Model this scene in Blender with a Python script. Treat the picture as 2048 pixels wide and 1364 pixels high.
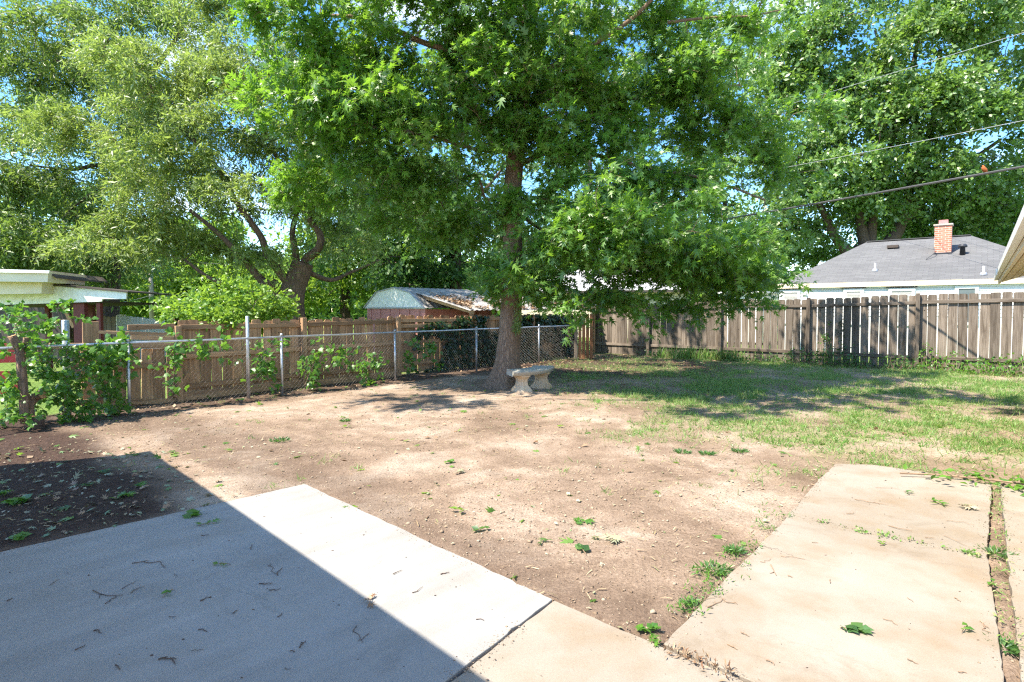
import bpy, math, random
import numpy as np
from mathutils import Vector, Matrix
random.seed(7)
RNG = np.random.default_rng(11)
R = math.radians
scene = bpy.context.scene
for o in list(bpy.data.objects): bpy.data.objects.remove(o)

# ------------------------------------------------------------------ camera
FPX, CX, CY, CAMH, PITCH = 1150.0, 1024.0, 660.0, 1.55, R(2.0)
cam = bpy.data.cameras.new('camera'); camo = bpy.data.objects.new('camera', cam)
scene.collection.objects.link(camo)
cam.sensor_width = 36.0; cam.lens = 36.0 * FPX / 2048.0
cam.shift_y = -22.0 / 2048.0
cam.clip_start = 0.05; cam.clip_end = 2000
camo.location = (0, 0, CAMH); camo.rotation_euler = (R(90) - PITCH, 0, 0)
scene.camera = camo

# ------------------------------------------------------------------ sun and sky
SH = Vector((0.90, 0.44, 0)).normalized()        # direction in which shadows fall
SUN_EL = R(57)
world = bpy.data.worlds.new('World'); scene.world = world; world.use_nodes = True
wn, wl = world.node_tree.nodes, world.node_tree.links
bg = wn['Background']; bg.inputs['Strength'].default_value = 0.14
sky = wn.new('ShaderNodeTexSky'); sky.sky_type = 'NISHITA'; sky.sun_disc = False
sky.sun_elevation = SUN_EL; sky.sun_rotation = math.atan2(-SH.x, -SH.y)
sky.air_density = 1.0; sky.dust_density = 0.2; sky.ozone_density = 2.0
tcw = wn.new('ShaderNodeTexCoord'); mpw = wn.new('ShaderNodeMapping'); mpw.inputs['Scale'].default_value = (1.0, 1.0, 2.6); mpw.inputs['Location'].default_value = (7.3, 2.2, 5.1)
nzw = wn.new('ShaderNodeTexNoise'); nzw.inputs['Scale'].default_value = 2.3; nzw.inputs['Detail'].default_value = 7; nzw.inputs['Roughness'].default_value = 0.6
rpw = wn.new('ShaderNodeValToRGB'); rpw.color_ramp.elements[0].position = 0.50; rpw.color_ramp.elements[1].position = 0.70
mxw = wn.new('ShaderNodeMix'); mxw.data_type = 'RGBA'; mxw.inputs['B'].default_value = (6.0, 6.0, 6.0, 1)
wl.new(tcw.outputs['Generated'], mpw.inputs['Vector']); wl.new(mpw.outputs['Vector'], nzw.inputs['Vector'])
wl.new(nzw.outputs['Fac'], rpw.inputs['Fac']); wl.new(rpw.outputs['Color'], mxw.inputs['Factor'])
hsw = wn.new('ShaderNodeHueSaturation'); hsw.inputs['Saturation'].default_value = 1.3; wl.new(sky.outputs['Color'], hsw.inputs['Color']); wl.new(hsw.outputs['Color'], mxw.inputs['A']); wl.new(mxw.outputs['Result'], bg.inputs['Color'])
sun = bpy.data.lights.new('sun', 'SUN'); sun.energy = 4.3; sun.angle = R(0.53); sun.color = (1.0, 0.91, 0.79)
suno = bpy.data.objects.new('sun', sun); scene.collection.objects.link(suno)
ldir = Vector((SH.x * math.cos(SUN_EL), SH.y * math.cos(SUN_EL), -math.sin(SUN_EL)))
suno.rotation_euler = ldir.to_track_quat('-Z', 'Y').to_euler(); suno.location = (-4, -10, 20)
vs = scene.view_settings; vs.view_transform = 'Standard'; vs.look = 'None'; vs.gamma = 1.0; vs.exposure = 1.7
try: vs.use_curve_mapping = False
except Exception: pass
cy = scene.cycles
cy.max_bounces = 6; cy.diffuse_bounces = 4; cy.glossy_bounces = 2; cy.transmission_bounces = 4; cy.transparent_max_bounces = 8; cy.use_denoising = False; cy.filter_width = 1.25
cy.sample_clamp_indirect = 6.0

# ------------------------------------------------------------------ geometry of the view: pixel of the photograph -> point in the place
def ray(u, v):
    a, b = (u - CX) / FPX, -(v - CY) / FPX
    c, s = math.cos(PITCH), math.sin(PITCH)
    return Vector((a, c + b * s, -s + b * c))
def G(u, v, z=0.0):
    d = ray(u, v); t = (z - CAMH) / d.z
    return Vector((d.x * t, d.y * t, z))
def P(u, v, Y):
    d = ray(u, v); t = Y / d.y
    return Vector((d.x * t, Y, CAMH + d.z * t))
def on_line(P0, D, u):
    k = (u - CX) / FPX; k /= math.cos(PITCH)
    return (k * P0.y - P0.x) / (D.x - k * D.y)
VA = Vector((0.61, 0.7924, 0)).normalized()       # along the chain-link fence, away
VB = Vector((VA.y, -VA.x, 0))                     # across the yard, to the right and nearer

# ------------------------------------------------------------------ helpers
COL = scene.collection
def link(name, me, mat=None, parent=None):
    o = bpy.data.objects.new(name, me); COL.objects.link(o)
    if mat is not None and me is not None and len(me.materials) == 0: me.materials.append(mat)
    if parent is not None: o.parent = parent
    return o
def tag(o, label=None, cat=None, group=None, kind=None):
    if label: o['label'] = label
    if cat: o['category'] = cat
    if group: o['group'] = group
    if kind: o['kind'] = kind
    return o
def thing(name, label, cat, loc=(0, 0, 0), rz=0.0, group=None):
    o = bpy.data.objects.new(name, None); COL.objects.link(o)
    o.location = loc; o.rotation_euler = (0, 0, rz); o.empty_display_size = 0.2
    return tag(o, label, cat, group)
def fast_mesh(name, V, F, smooth=False):
    """V (n,3), F (m,k) arrays"""
    me = bpy.data.meshes.new(name)
    V = np.ascontiguousarray(V, dtype=np.float32); F = np.ascontiguousarray(F, dtype=np.int32)
    m, k = F.shape
    me.vertices.add(len(V)); me.vertices.foreach_set('co', V.ravel())
    me.loops.add(m * k); me.loops.foreach_set('vertex_index', F.ravel())
    me.polygons.add(m); me.polygons.foreach_set('loop_start', np.arange(0, m * k, k, dtype=np.int32))
    me.polygons.foreach_set('loop_total', np.full(m, k, dtype=np.int32))
    if smooth: me.polygons.foreach_set('use_smooth', np.ones(m, dtype=bool))
    me.update(calc_edges=True); me.validate()
    return me

class MB:
    def __init__(s): s.v = []; s.f = []
    def add(s, vs_, fs_):
        n = len(s.v); s.v.extend([tuple(p) for p in vs_]); s.f.extend([tuple(i + n for i in f) for f in fs_]); return s
    def box(s, c, size, rot=None, M=None):
        x, y, z = size[0] / 2, size[1] / 2, size[2] / 2
        vs_ = [Vector(p) for p in ((-x, -y, -z), (x, -y, -z), (x, y, -z), (-x, y, -z), (-x, -y, z), (x, -y, z), (x, y, z), (-x, y, z))]
        if M is not None: vs_ = [M @ p for p in vs_]
        elif rot is not None:
            m = Matrix.Rotation(rot, 3, 'Z'); vs_ = [m @ p for p in vs_]
        vs_ = [p + Vector(c) for p in vs_]
        return s.add(vs_, [(3, 2, 1, 0), (4, 5, 6, 7), (0, 1, 5, 4), (1, 2, 6, 5), (2, 3, 7, 6), (3, 0, 4, 7)])
    def beam(s, p, q, w, h, up=(0, 0, 1)):
        p, q = Vector(p), Vector(q); d = (q - p).normalized(); up = Vector(up)
        x = d.cross(up).normalized(); z = x.cross(d).normalized()
        vs_ = []
        for e in (p, q):
            for sx, sz in ((-1, -1), (1, -1), (1, 1), (-1, 1)): vs_.append(e + x * sx * w / 2 + z * sz * h / 2)
        return s.add(vs_, [(3, 2, 1, 0), (4, 5, 6, 7), (0, 1, 5, 4), (1, 2, 6, 5), (2, 3, 7, 6), (3, 0, 4, 7)])
    def tube(s, pts, rad, n=6, cap=True, wob=0.0):
        pts = [Vector(p) for p in pts]
        if not hasattr(rad, '__len__'): rad = [rad] * len(pts)
        base = len(s.v); x = None
        for i, p in enumerate(pts):
            d = (pts[min(i + 1, len(pts) - 1)] - pts[max(i - 1, 0)])
            d = d.normalized() if d.length > 1e-9 else Vector((0, 0, 1))
            if x is None: x = d.orthogonal().normalized()
            x = (x - d * x.dot(d)); x = x.normalized() if x.length > 1e-6 else d.orthogonal().normalized()
            y = d.cross(x)
            for k in range(n):
                a = 2 * math.pi * k / n
                r = rad[i] * (1 + (random.uniform(-wob, wob) if wob else 0))
                s.v.append(tuple(p + x * (math.cos(a) * r) + y * (math.sin(a) * r)))
        for i in range(len(pts) - 1):
            for k in range(n):
                a, b = base + i * n + k, base + i * n + (k + 1) % n
                s.f.append((a, b, b + n, a + n))
        if cap:
            s.f.append(tuple(base + k for k in reversed(range(n))))
            e = base + (len(pts) - 1) * n
            s.f.append(tuple(e + k for k in range(n)))
        return s
    def prism(s, poly, z0, z1):
        n = len(poly); vs_ = [(p[0], p[1], z0) for p in poly] + [(p[0], p[1], z1) for p in poly]
        area = sum(poly[i][0] * poly[(i + 1) % n][1] - poly[(i + 1) % n][0] * poly[i][1] for i in range(n))
        fs_ = [tuple(range(n, 2 * n)), tuple(reversed(range(n)))] + [(i, (i + 1) % n, n + (i + 1) % n, n + i) for i in range(n)]
        if area < 0: fs_ = [tuple(reversed(f)) for f in fs_]
        return s.add(vs_, fs_)
    def mesh(s, name, smooth=False):
        me = bpy.data.meshes.new(name); me.from_pydata(s.v, [], s.f)
        if smooth: me.polygons.foreach_set('use_smooth', np.ones(len(me.polygons), dtype=bool))
        me.update(); return me
    def build(s, name, mat, parent=None, smooth=False):
        return link(name, s.mesh(name, smooth), mat, parent)
def bevel(o, w=0.01, seg=1):
    m = o.modifiers.new('bevel', 'BEVEL'); m.width = w; m.segments = seg; m.limit_method = 'ANGLE'; return o

_T = RNG.random((256, 256))
def vnoise(x, y, sc=1.0, oct_=3, seed=0):
    out = np.zeros_like(x); amp, tot = 1.0, 0.0
    for o in range(oct_):
        X, Y = x * sc + 17.3 * (o + seed), y * sc + 31.7 * (o + seed * 3)
        xi, yi = np.floor(X).astype(int), np.floor(Y).astype(int); fx, fy = X - xi, Y - yi
        fx, fy = fx * fx * (3 - 2 * fx), fy * fy * (3 - 2 * fy)
        a, b = _T[xi % 256, yi % 256], _T[(xi + 1) % 256, yi % 256]
        c, d = _T[xi % 256, (yi + 1) % 256], _T[(xi + 1) % 256, (yi + 1) % 256]
        out += amp * ((a * (1 - fx) + b * fx) * (1 - fy) + (c * (1 - fx) + d * fx) * fy); tot += amp
        amp *= 0.5; sc *= 2.03
    return out / tot
def sst(e0, e1, x):
    t = np.clip((x - e0) / (e1 - e0), 0, 1); return t * t * (3 - 2 * t)

# ------------------------------------------------------------------ materials
def new_mat(name):
    m = bpy.data.materials.new(name); m.use_nodes = True
    n, l = m.node_tree.nodes, m.node_tree.links
    return m, n, l, n['Principled BSDF']
def ramp(n, cols, pos=None):
    r = n.new('ShaderNodeValToRGB'); e = r.color_ramp.elements
    pos = pos or [i / (len(cols) - 1) for i in range(len(cols))]
    while len(e) < len(cols): e.new(0.5)
    for i, c in enumerate(cols): e[i].position = pos[i]; e[i].color = (*c, 1)
    return r
def noise(n, l, vec, scale, detail=4, rough=0.55, dist=0.0):
    t = n.new('ShaderNodeTexNoise'); t.inputs['Scale'].default_value = scale; t.inputs['Detail'].default_value = detail
    t.inputs['Roughness'].default_value = rough; t.inputs['Distortion'].default_value = dist
    if vec is not None: l.new(vec, t.inputs['Vector'])
    return t
def mixc(n, l, fac, a, b, mode='MIX'):
    m = n.new('ShaderNodeMix'); m.data_type = 'RGBA'; m.blend_type = mode
    for sock, val in (('Factor', fac), ('A', a), ('B', b)):
        if isinstance(val, bpy.types.NodeSocket): l.new(val, m.inputs[sock])
        elif isinstance(val, (int, float)): m.inputs[sock].default_value = val
        else: m.inputs[sock].default_value = (*val, 1)
    return m.outputs['Result']
def bump(n, l, bsdf, h, strength=0.5, dist=0.01):
    b = n.new('ShaderNodeBump'); b.inputs['Strength'].default_value = strength; b.inputs['Distance'].default_value = dist
    l.new(h, b.inputs['Height']); l.new(b.outputs['Normal'], bsdf.inputs['Normal'])
def vecs(n, l, kind='Object', scale=(1, 1, 1)):
    t = n.new('ShaderNodeTexCoord'); m = n.new('ShaderNodeMapping'); m.inputs['Scale'].default_value = scale
    l.new(t.outputs[kind], m.inputs['Vector']); return m.outputs['Vector']
def plain(name, col, rough=0.6, metal=0.0, var=0.12, scale=6.0, bmp=0.0, bscale=40):
    m, n, l, b = new_mat(name); v = vecs(n, l)
    t = noise(n, l, v, scale, 5, 0.6)
    r = ramp(n, [tuple(c * (1 - var) for c in col), tuple(min(1, c * (1 + var)) for c in col)], [0.3, 0.7]); l.new(t.outputs['Fac'], r.inputs['Fac'])
    l.new(r.outputs['Color'], b.inputs['Base Color']); b.inputs['Roughness'].default_value = rough; b.inputs['Metallic'].default_value = metal
    if bmp:
        t2 = noise(n, l, v, bscale, 4, 0.6); bump(n, l, b, t2.outputs['Fac'], bmp, 0.01)
    return m
def leaf_mat(name, cols, trans, tfac=0.35, rough=0.42, spec=0.5):
    m, n, l, b = new_mat(name)
    g = n.new('ShaderNodeAttribute'); g.attribute_name = 'tint'; r = ramp(n, cols); l.new(g.outputs['Fac'], r.inputs['Fac'])
    l.new(r.outputs['Color'], b.inputs['Base Color']); b.inputs['Roughness'].default_value = rough; b.inputs['Specular IOR Level'].default_value = spec
    t = n.new('ShaderNodeBsdfTranslucent'); mc = mixc(n, l, 0.75, r.outputs['Color'], trans); l.new(mc, t.inputs['Color'])
    mx = n.new('ShaderNodeMixShader'); mx.inputs['Fac'].default_value = tfac
    l.new(b.outputs['BSDF'], mx.inputs[1]); l.new(t.outputs['BSDF'], mx.inputs[2]); l.new(mx.outputs['Shader'], n['Material Output'].inputs['Surface'])
    return m
def bark_mat(name, dark, light, sc=(14, 14, 2.2)):
    m, n, l, b = new_mat(name); v = vecs(n, l, 'Object', sc)
    w = n.new('ShaderNodeTexVoronoi'); w.feature = 'DISTANCE_TO_EDGE'; w.inputs['Scale'].default_value = 1.6
    t0 = noise(n, l, v, 1.6, 5, 0.65)
    ad = n.new('ShaderNodeVectorMath'); ad.operation = 'ADD'; l.new(v, ad.inputs[0]); l.new(t0.outputs['Color'], ad.inputs[1]); l.new(ad.outputs[0], w.inputs['Vector'])
    r = ramp(n, [dark, light], [0.02, 0.35]); l.new(w.outputs['Distance'], r.inputs['Fac'])
    t1 = noise(n, l, vecs(n, l), 2.5, 4); c = mixc(n, l, t1.outputs['Fac'], r.outputs['Color'], tuple(x * 0.75 for x in light))
    l.new(c, b.inputs['Base Color']); b.inputs['Roughness'].default_value = 0.9
    mm = n.new('ShaderNodeMath'); mm.operation = 'MULTIPLY_ADD'; l.new(t0.outputs['Fac'], mm.inputs[0]); mm.inputs[1].default_value = 0.35; l.new(w.outputs['Distance'], mm.inputs[2])
    bump(n, l, b, mm.outputs[0], 0.9, 0.035); return m
def wood_mat(name, light, dark, stain, stain_amt=0.5, grain=60, bleach=None):
    """weathered board: grain runs along local Z; tint differs per board; stains have their own shapes"""
    m, n, l, b = new_mat(name)
    oi = n.new('ShaderNodeObjectInfo'); tc = n.new('ShaderNodeTexCoord')
    ad = n.new('ShaderNodeVectorMath'); ad.operation = 'MULTIPLY_ADD'; ad.inputs[1].default_value = (1, 1, 1)
    rv = n.new('ShaderNodeVectorMath'); rv.operation = 'SCALE'; rv.inputs[0].default_value = (37.0, 19.0, 53.0); l.new(oi.outputs['Random'], rv.inputs['Scale'])
    l.new(tc.outputs['Object'], ad.inputs[0]); l.new(rv.outputs[0], ad.inputs[2])
    mp = n.new('ShaderNodeMapping'); mp.inputs['Scale'].default_value = (grain, grain, 2.0); l.new(ad.outputs[0], mp.inputs['Vector'])
    g = noise(n, l, mp.outputs['Vector'], 1.0, 6, 0.7, 0.6)
    r = ramp(n, [dark, light], [0.32, 0.66]); l.new(g.outputs['Fac'], r.inputs['Fac'])
    mp2 = n.new('ShaderNodeMapping'); mp2.inputs['Scale'].default_value = (14, 14, 1.0); l.new(ad.outputs[0], mp2.inputs['Vector'])
    s = noise(n, l, mp2.outputs['Vector'], 1.0, 5, 0.65, 0.8); sr = ramp(n, [(0, 0, 0), (1, 1, 1)], [0.45, 0.72]); l.new(s.outputs['Fac'], sr.inputs['Fac'])
    sm = n.new('ShaderNodeMath'); sm.operation = 'MULTIPLY'; l.new(sr.outputs['Color'], sm.inputs[0]); sm.inputs[1].default_value = stain_amt
    c = mixc(n, l, sm.outputs[0], r.outputs['Color'], stain)
    hs = n.new('ShaderNodeHueSaturation'); mr = n.new('ShaderNodeMapRange'); mr.inputs['To Min'].default_value = 0.62; mr.inputs['To Max'].default_value = 1.3
    l.new(oi.outputs['Random'], mr.inputs['Value']); l.new(mr.outputs['Result'], hs.inputs['Value']); l.new(c, hs.inputs['Color'])
    # knots
    kv = n.new('ShaderNodeTexVoronoi'); kv.inputs['Scale'].default_value = 3.2; l.new(ad.outputs[0], kv.inputs['Vector'])
    kr = ramp(n, [(1, 1, 1), (0, 0, 0)], [0.03, 0.07]); l.new(kv.outputs['Distance'], kr.inputs['Fac'])
    c2 = mixc(n, l, kr.outputs['Color'], hs.outputs['Color'], tuple(x * 0.3 for x in dark))
    l.new(c2, b.inputs['Base Color']); b.inputs['Roughness'].default_value = 0.85; b.inputs['Specular IOR Level'].default_value = 0.25
    bump(n, l, b, g.outputs['Fac'], 0.6, 0.006); return m

M = {}
M['fence_tan'] = wood_mat('weathered_tan_cedar', (0.55, 0.345, 0.19), (0.31, 0.178, 0.092), (0.11, 0.07, 0.045), 0.75)
M['fence_grey'] = wood_mat('weathered_grey_cedar', (0.26, 0.215, 0.17), (0.11, 0.088, 0.066), (0.045, 0.03, 0.018), 0.95)
M['fence_grey_far'] = wood_mat('old_grey_fence', (0.30, 0.24, 0.2), (0.18, 0.14, 0.11), (0.1, 0.08, 0.06), 0.4)
M['fence_new'] = wood_mat('reddish_new_cedar', (0.42, 0.20, 0.10), (0.26, 0.11, 0.05), (0.12, 0.06, 0.03), 0.3)
M['post_pale'] = wood_mat('pale_weathered_post', (0.40, 0.34, 0.27), (0.26, 0.2, 0.15), (0.1, 0.08, 0.06), 0.4)
M['galv'] = plain('galvanised_steel', (0.52, 0.53, 0.54), 0.42, 0.75, 0.2, 12)
M['wire'] = plain('galvanised_wire', (0.24, 0.225, 0.205), 0.7, 0.2, 0.15, 12)
M['oak_bark'] = bark_mat('oak_bark', (0.075, 0.048, 0.033), (0.38, 0.25, 0.165), (13, 13, 3.0))
M['dark_bark'] = bark_mat('dark_bark', (0.03, 0.022, 0.018), (0.15, 0.105, 0.08), (9, 9, 2))
M['brown_bark'] = bark_mat('brown_bark', (0.05, 0.03, 0.022), (0.22, 0.14, 0.10), (9, 9, 2))
M['oak_leaf'] = leaf_mat('oak_leaf', [(0.04, 0.105, 0.018), (0.075, 0.18, 0.026), (0.125, 0.25, 0.035), (0.16, 0.27, 0.06)], (0.34, 0.62, 0.04), 0.40, 0.44, 0.75)
M['willow_leaf'] = leaf_mat('olive_narrow_leaf', [(0.09, 0.15, 0.025), (0.15, 0.225, 0.045), (0.21, 0.29, 0.075), (0.27, 0.33, 0.12)], (0.40, 0.54, 0.09), 0.44, 0.45, 0.8)
M['willow_leaf2'] = leaf_mat('green_narrow_leaf', [(0.06, 0.115, 0.02), (0.105, 0.175, 0.035), (0.16, 0.235, 0.055), (0.19, 0.26, 0.09)], (0.30, 0.46, 0.06), 0.42, 0.45, 0.8)
M['maple_leaf'] = leaf_mat('silver_maple_leaf', [(0.05, 0.115, 0.02), (0.09, 0.185, 0.035), (0.15, 0.26, 0.055), (0.20, 0.29, 0.12)], (0.32, 0.54, 0.06), 0.40, 0.44, 0.9)
M['deep_leaf'] = leaf_mat('deep_green_leaf', [(0.037, 0.094, 0.031), (0.062, 0.138, 0.037), (0.094, 0.188, 0.044), (0.062, 0.15, 0.05)], (0.18, 0.384, 0.06), 0.35, 0.45)
M['fresh_leaf'] = leaf_mat('fresh_yellow_green_leaf', [(0.10, 0.20, 0.025), (0.14, 0.26, 0.03), (0.20, 0.32, 0.04), (0.12, 0.24, 0.04)], (0.36, 0.55, 0.05), 0.42, 0.4)
M['vine_leaf'] = leaf_mat('vine_leaf', [(0.05, 0.14, 0.02), (0.08, 0.20, 0.03), (0.12, 0.26, 0.03), (0.07, 0.17, 0.04)], (0.25, 0.5, 0.04), 0.38, 0.38)
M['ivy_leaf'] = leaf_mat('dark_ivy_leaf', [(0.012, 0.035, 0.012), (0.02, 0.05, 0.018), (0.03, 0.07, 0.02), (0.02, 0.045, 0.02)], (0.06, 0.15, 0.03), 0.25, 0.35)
M['grass'] = leaf_mat('grass_blade', [(0.075, 0.188, 0.031), (0.125, 0.263, 0.05), (0.188, 0.325, 0.075), (0.375, 0.35, 0.15)], (0.3, 0.48, 0.096), 0.35, 0.5)
M['litter'] = leaf_mat('dry_leaf_litter', [(0.14, 0.07, 0.04), (0.26, 0.16, 0.09), (0.40, 0.30, 0.2), (0.12, 0.08, 0.05)], (0.3, 0.18, 0.08), 0.15, 0.7, 0.2)
M['pale_bits'] = leaf_mat('pale_wilted_leaf', [(0.24, 0.28, 0.15), (0.40, 0.38, 0.27), (0.34, 0.25, 0.16), (0.16, 0.22, 0.09)], (0.4, 0.5, 0.3), 0.15, 0.6, 0.3)
M['straw'] = leaf_mat('dry_straw', [(0.36, 0.27, 0.16), (0.48, 0.38, 0.24), (0.30, 0.21, 0.12), (0.22, 0.24, 0.10)], (0.4, 0.3, 0.15), 0.1, 0.7, 0.2)
M['bed_litter'] = leaf_mat('bed_leaf_scraps', [(0.07, 0.17, 0.04), (0.30, 0.34, 0.24), (0.20, 0.12, 0.07), (0.35, 0.24, 0.14)], (0.2, 0.3, 0.08), 0.15, 0.5, 0.4)
M['twig'] = plain('dark_twig', (0.09, 0.055, 0.04), 0.8, 0, 0.4, 30)
M['dry_twig'] = plain('dry_brown_twig', (0.24, 0.16, 0.10), 0.8, 0, 0.3, 30)
M['white_paint'] = plain('white_paint', (0.78, 0.78, 0.76), 0.5, 0, 0.05, 3)
M['cream_paint'] = plain('cream_paint', (0.70, 0.60, 0.44), 0.55, 0, 0.08, 3)
M['tan_paint'] = plain('tan_soffit_paint', (0.70, 0.56, 0.36), 0.6, 0, 0.1, 5)
M['old_white'] = plain('peeling_white_paint', (0.80, 0.80, 0.78), 0.6, 0, 0.18, 9)
M['red_paint'] = plain('dark_red_paint', (0.13, 0.018, 0.018), 0.55, 0, 0.25, 8)
M['bright_red'] = plain('faded_red_paint', (0.42, 0.03, 0.035), 0.5, 0, 0.2, 4)
M['pink_paint'] = plain('faded_pink_metal', (0.50, 0.20, 0.19), 0.55, 0, 0.15, 6)
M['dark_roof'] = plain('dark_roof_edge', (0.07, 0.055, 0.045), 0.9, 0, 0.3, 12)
M['black_metal'] = plain('black_vent_metal', (0.03, 0.033, 0.04), 0.5, 0.2, 0.2, 10)
M['lead'] = plain('dull_lead_flashing', (0.42, 0.43, 0.45), 0.5, 0.5, 0.1, 10)
M['glass'] = plain('dark_window_glass', (0.10, 0.13, 0.14), 0.08, 0, 0.1, 2)
M['blind'] = plain('grey_window_blind', (0.46, 0.45, 0.42), 0.7, 0, 0.05, 5)
M['cable'] = plain('black_cable', (0.06, 0.06, 0.06), 0.6, 0, 0.1, 5)
M['bare_cable'] = plain('bare_aluminium_cable', (0.42, 0.42, 0.42), 0.5, 0.3, 0.1, 5)
M['cut_wood'] = plain('cut_wood_face', (0.55, 0.33, 0.16), 0.8, 0, 0.2, 14)
M['pole'] = plain('weathered_pole_wood', (0.34, 0.30, 0.27), 0.85, 0, 0.2, 6)

def shingle_mat(name, c1, c2):
    m, n, l, b = new_mat(name); tc = n.new('ShaderNodeTexCoord')
    br = n.new('ShaderNodeTexBrick'); br.inputs['Scale'].default_value = 1.0; br.inputs['Brick Width'].default_value = 0.30; br.inputs['Row Height'].default_value = 0.13
    br.inputs['Mortar Size'].default_value = 0.006; br.inputs['Color1'].default_value = (*c1, 1); br.inputs['Color2'].default_value = (*c2, 1); br.inputs['Mortar'].default_value = tuple(x * 0.72 for x in c1) + (1,)
    l.new(tc.outputs['UV'], br.inputs['Vector'])
    t = noise(n, l, tc.outputs['UV'], 30, 4); c = mixc(n, l, 0.35, br.outputs['Color'], t.outputs['Color'], 'OVERLAY')
    t3 = noise(n, l, tc.outputs['UV'], 0.5, 4); hs = n.new('ShaderNodeHueSaturation'); hs.inputs['Saturation'].default_value = 0.35
    mr = n.new('ShaderNodeMapRange'); mr.inputs['To Min'].default_value = 0.75; mr.inputs['To Max'].default_value = 1.25; l.new(t3.outputs['Fac'], mr.inputs['Value']); l.new(mr.outputs['Result'], hs.inputs['Value'])
    l.new(c, hs.inputs['Color']); l.new(hs.outputs['Color'], b.inputs['Base Color']); b.inputs['Roughness'].default_value = 0.9
    bump(n, l, b, br.outputs['Fac'], -0.6, 0.01); return m
M['shingle'] = shingle_mat('grey_asphalt_shingle', (0.092, 0.094, 0.093), (0.118, 0.12, 0.118))
M['shingle_light'] = shingle_mat('pale_asphalt_shingle', (0.36, 0.35, 0.35), (0.46, 0.45, 0.44))
def brick_mat(name):
    m, n, l, b = new_mat(name); tc = n.new('ShaderNodeTexCoord')
    br = n.new('ShaderNodeTexBrick'); br.inputs['Scale'].default_value = 1.0; br.inputs['Brick Width'].default_value = 0.2; br.inputs['Row Height'].default_value = 0.07
    br.inputs['Mortar Size'].default_value = 0.008; br.inputs['Color1'].default_value = (0.42, 0.12, 0.07, 1); br.inputs['Color2'].default_value = (0.52, 0.19, 0.11, 1); br.inputs['Mortar'].default_value = (0.5, 0.42, 0.36, 1)
    l.new(tc.outputs['UV'], br.inputs['Vector']); l.new(br.outputs['Color'], b.inputs['Base Color']); b.inputs['Roughness'].default_value = 0.85
    bump(n, l, b, br.outputs['Fac'], -0.7, 0.008); return m
M['brick'] = brick_mat('red_chimney_brick')
def siding_mat(name, col):
    m, n, l, b = new_mat(name); tc = n.new('ShaderNodeTexCoord'); t = noise(n, l, tc.outputs['Object'], 3, 4)
    r = ramp(n, [tuple(c * .93 for c in col), col]); l.new(t.outputs['Fac'], r.inputs['Fac']); l.new(r.outputs['Color'], b.inputs['Base Color']); b.inputs['Roughness'].default_value = 0.55
    return m
M['siding'] = siding_mat('white_lap_siding', (0.78, 0.77, 0.74)); M['cream_siding'] = siding_mat('cream_siding', (0.70, 0.60, 0.45))

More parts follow.
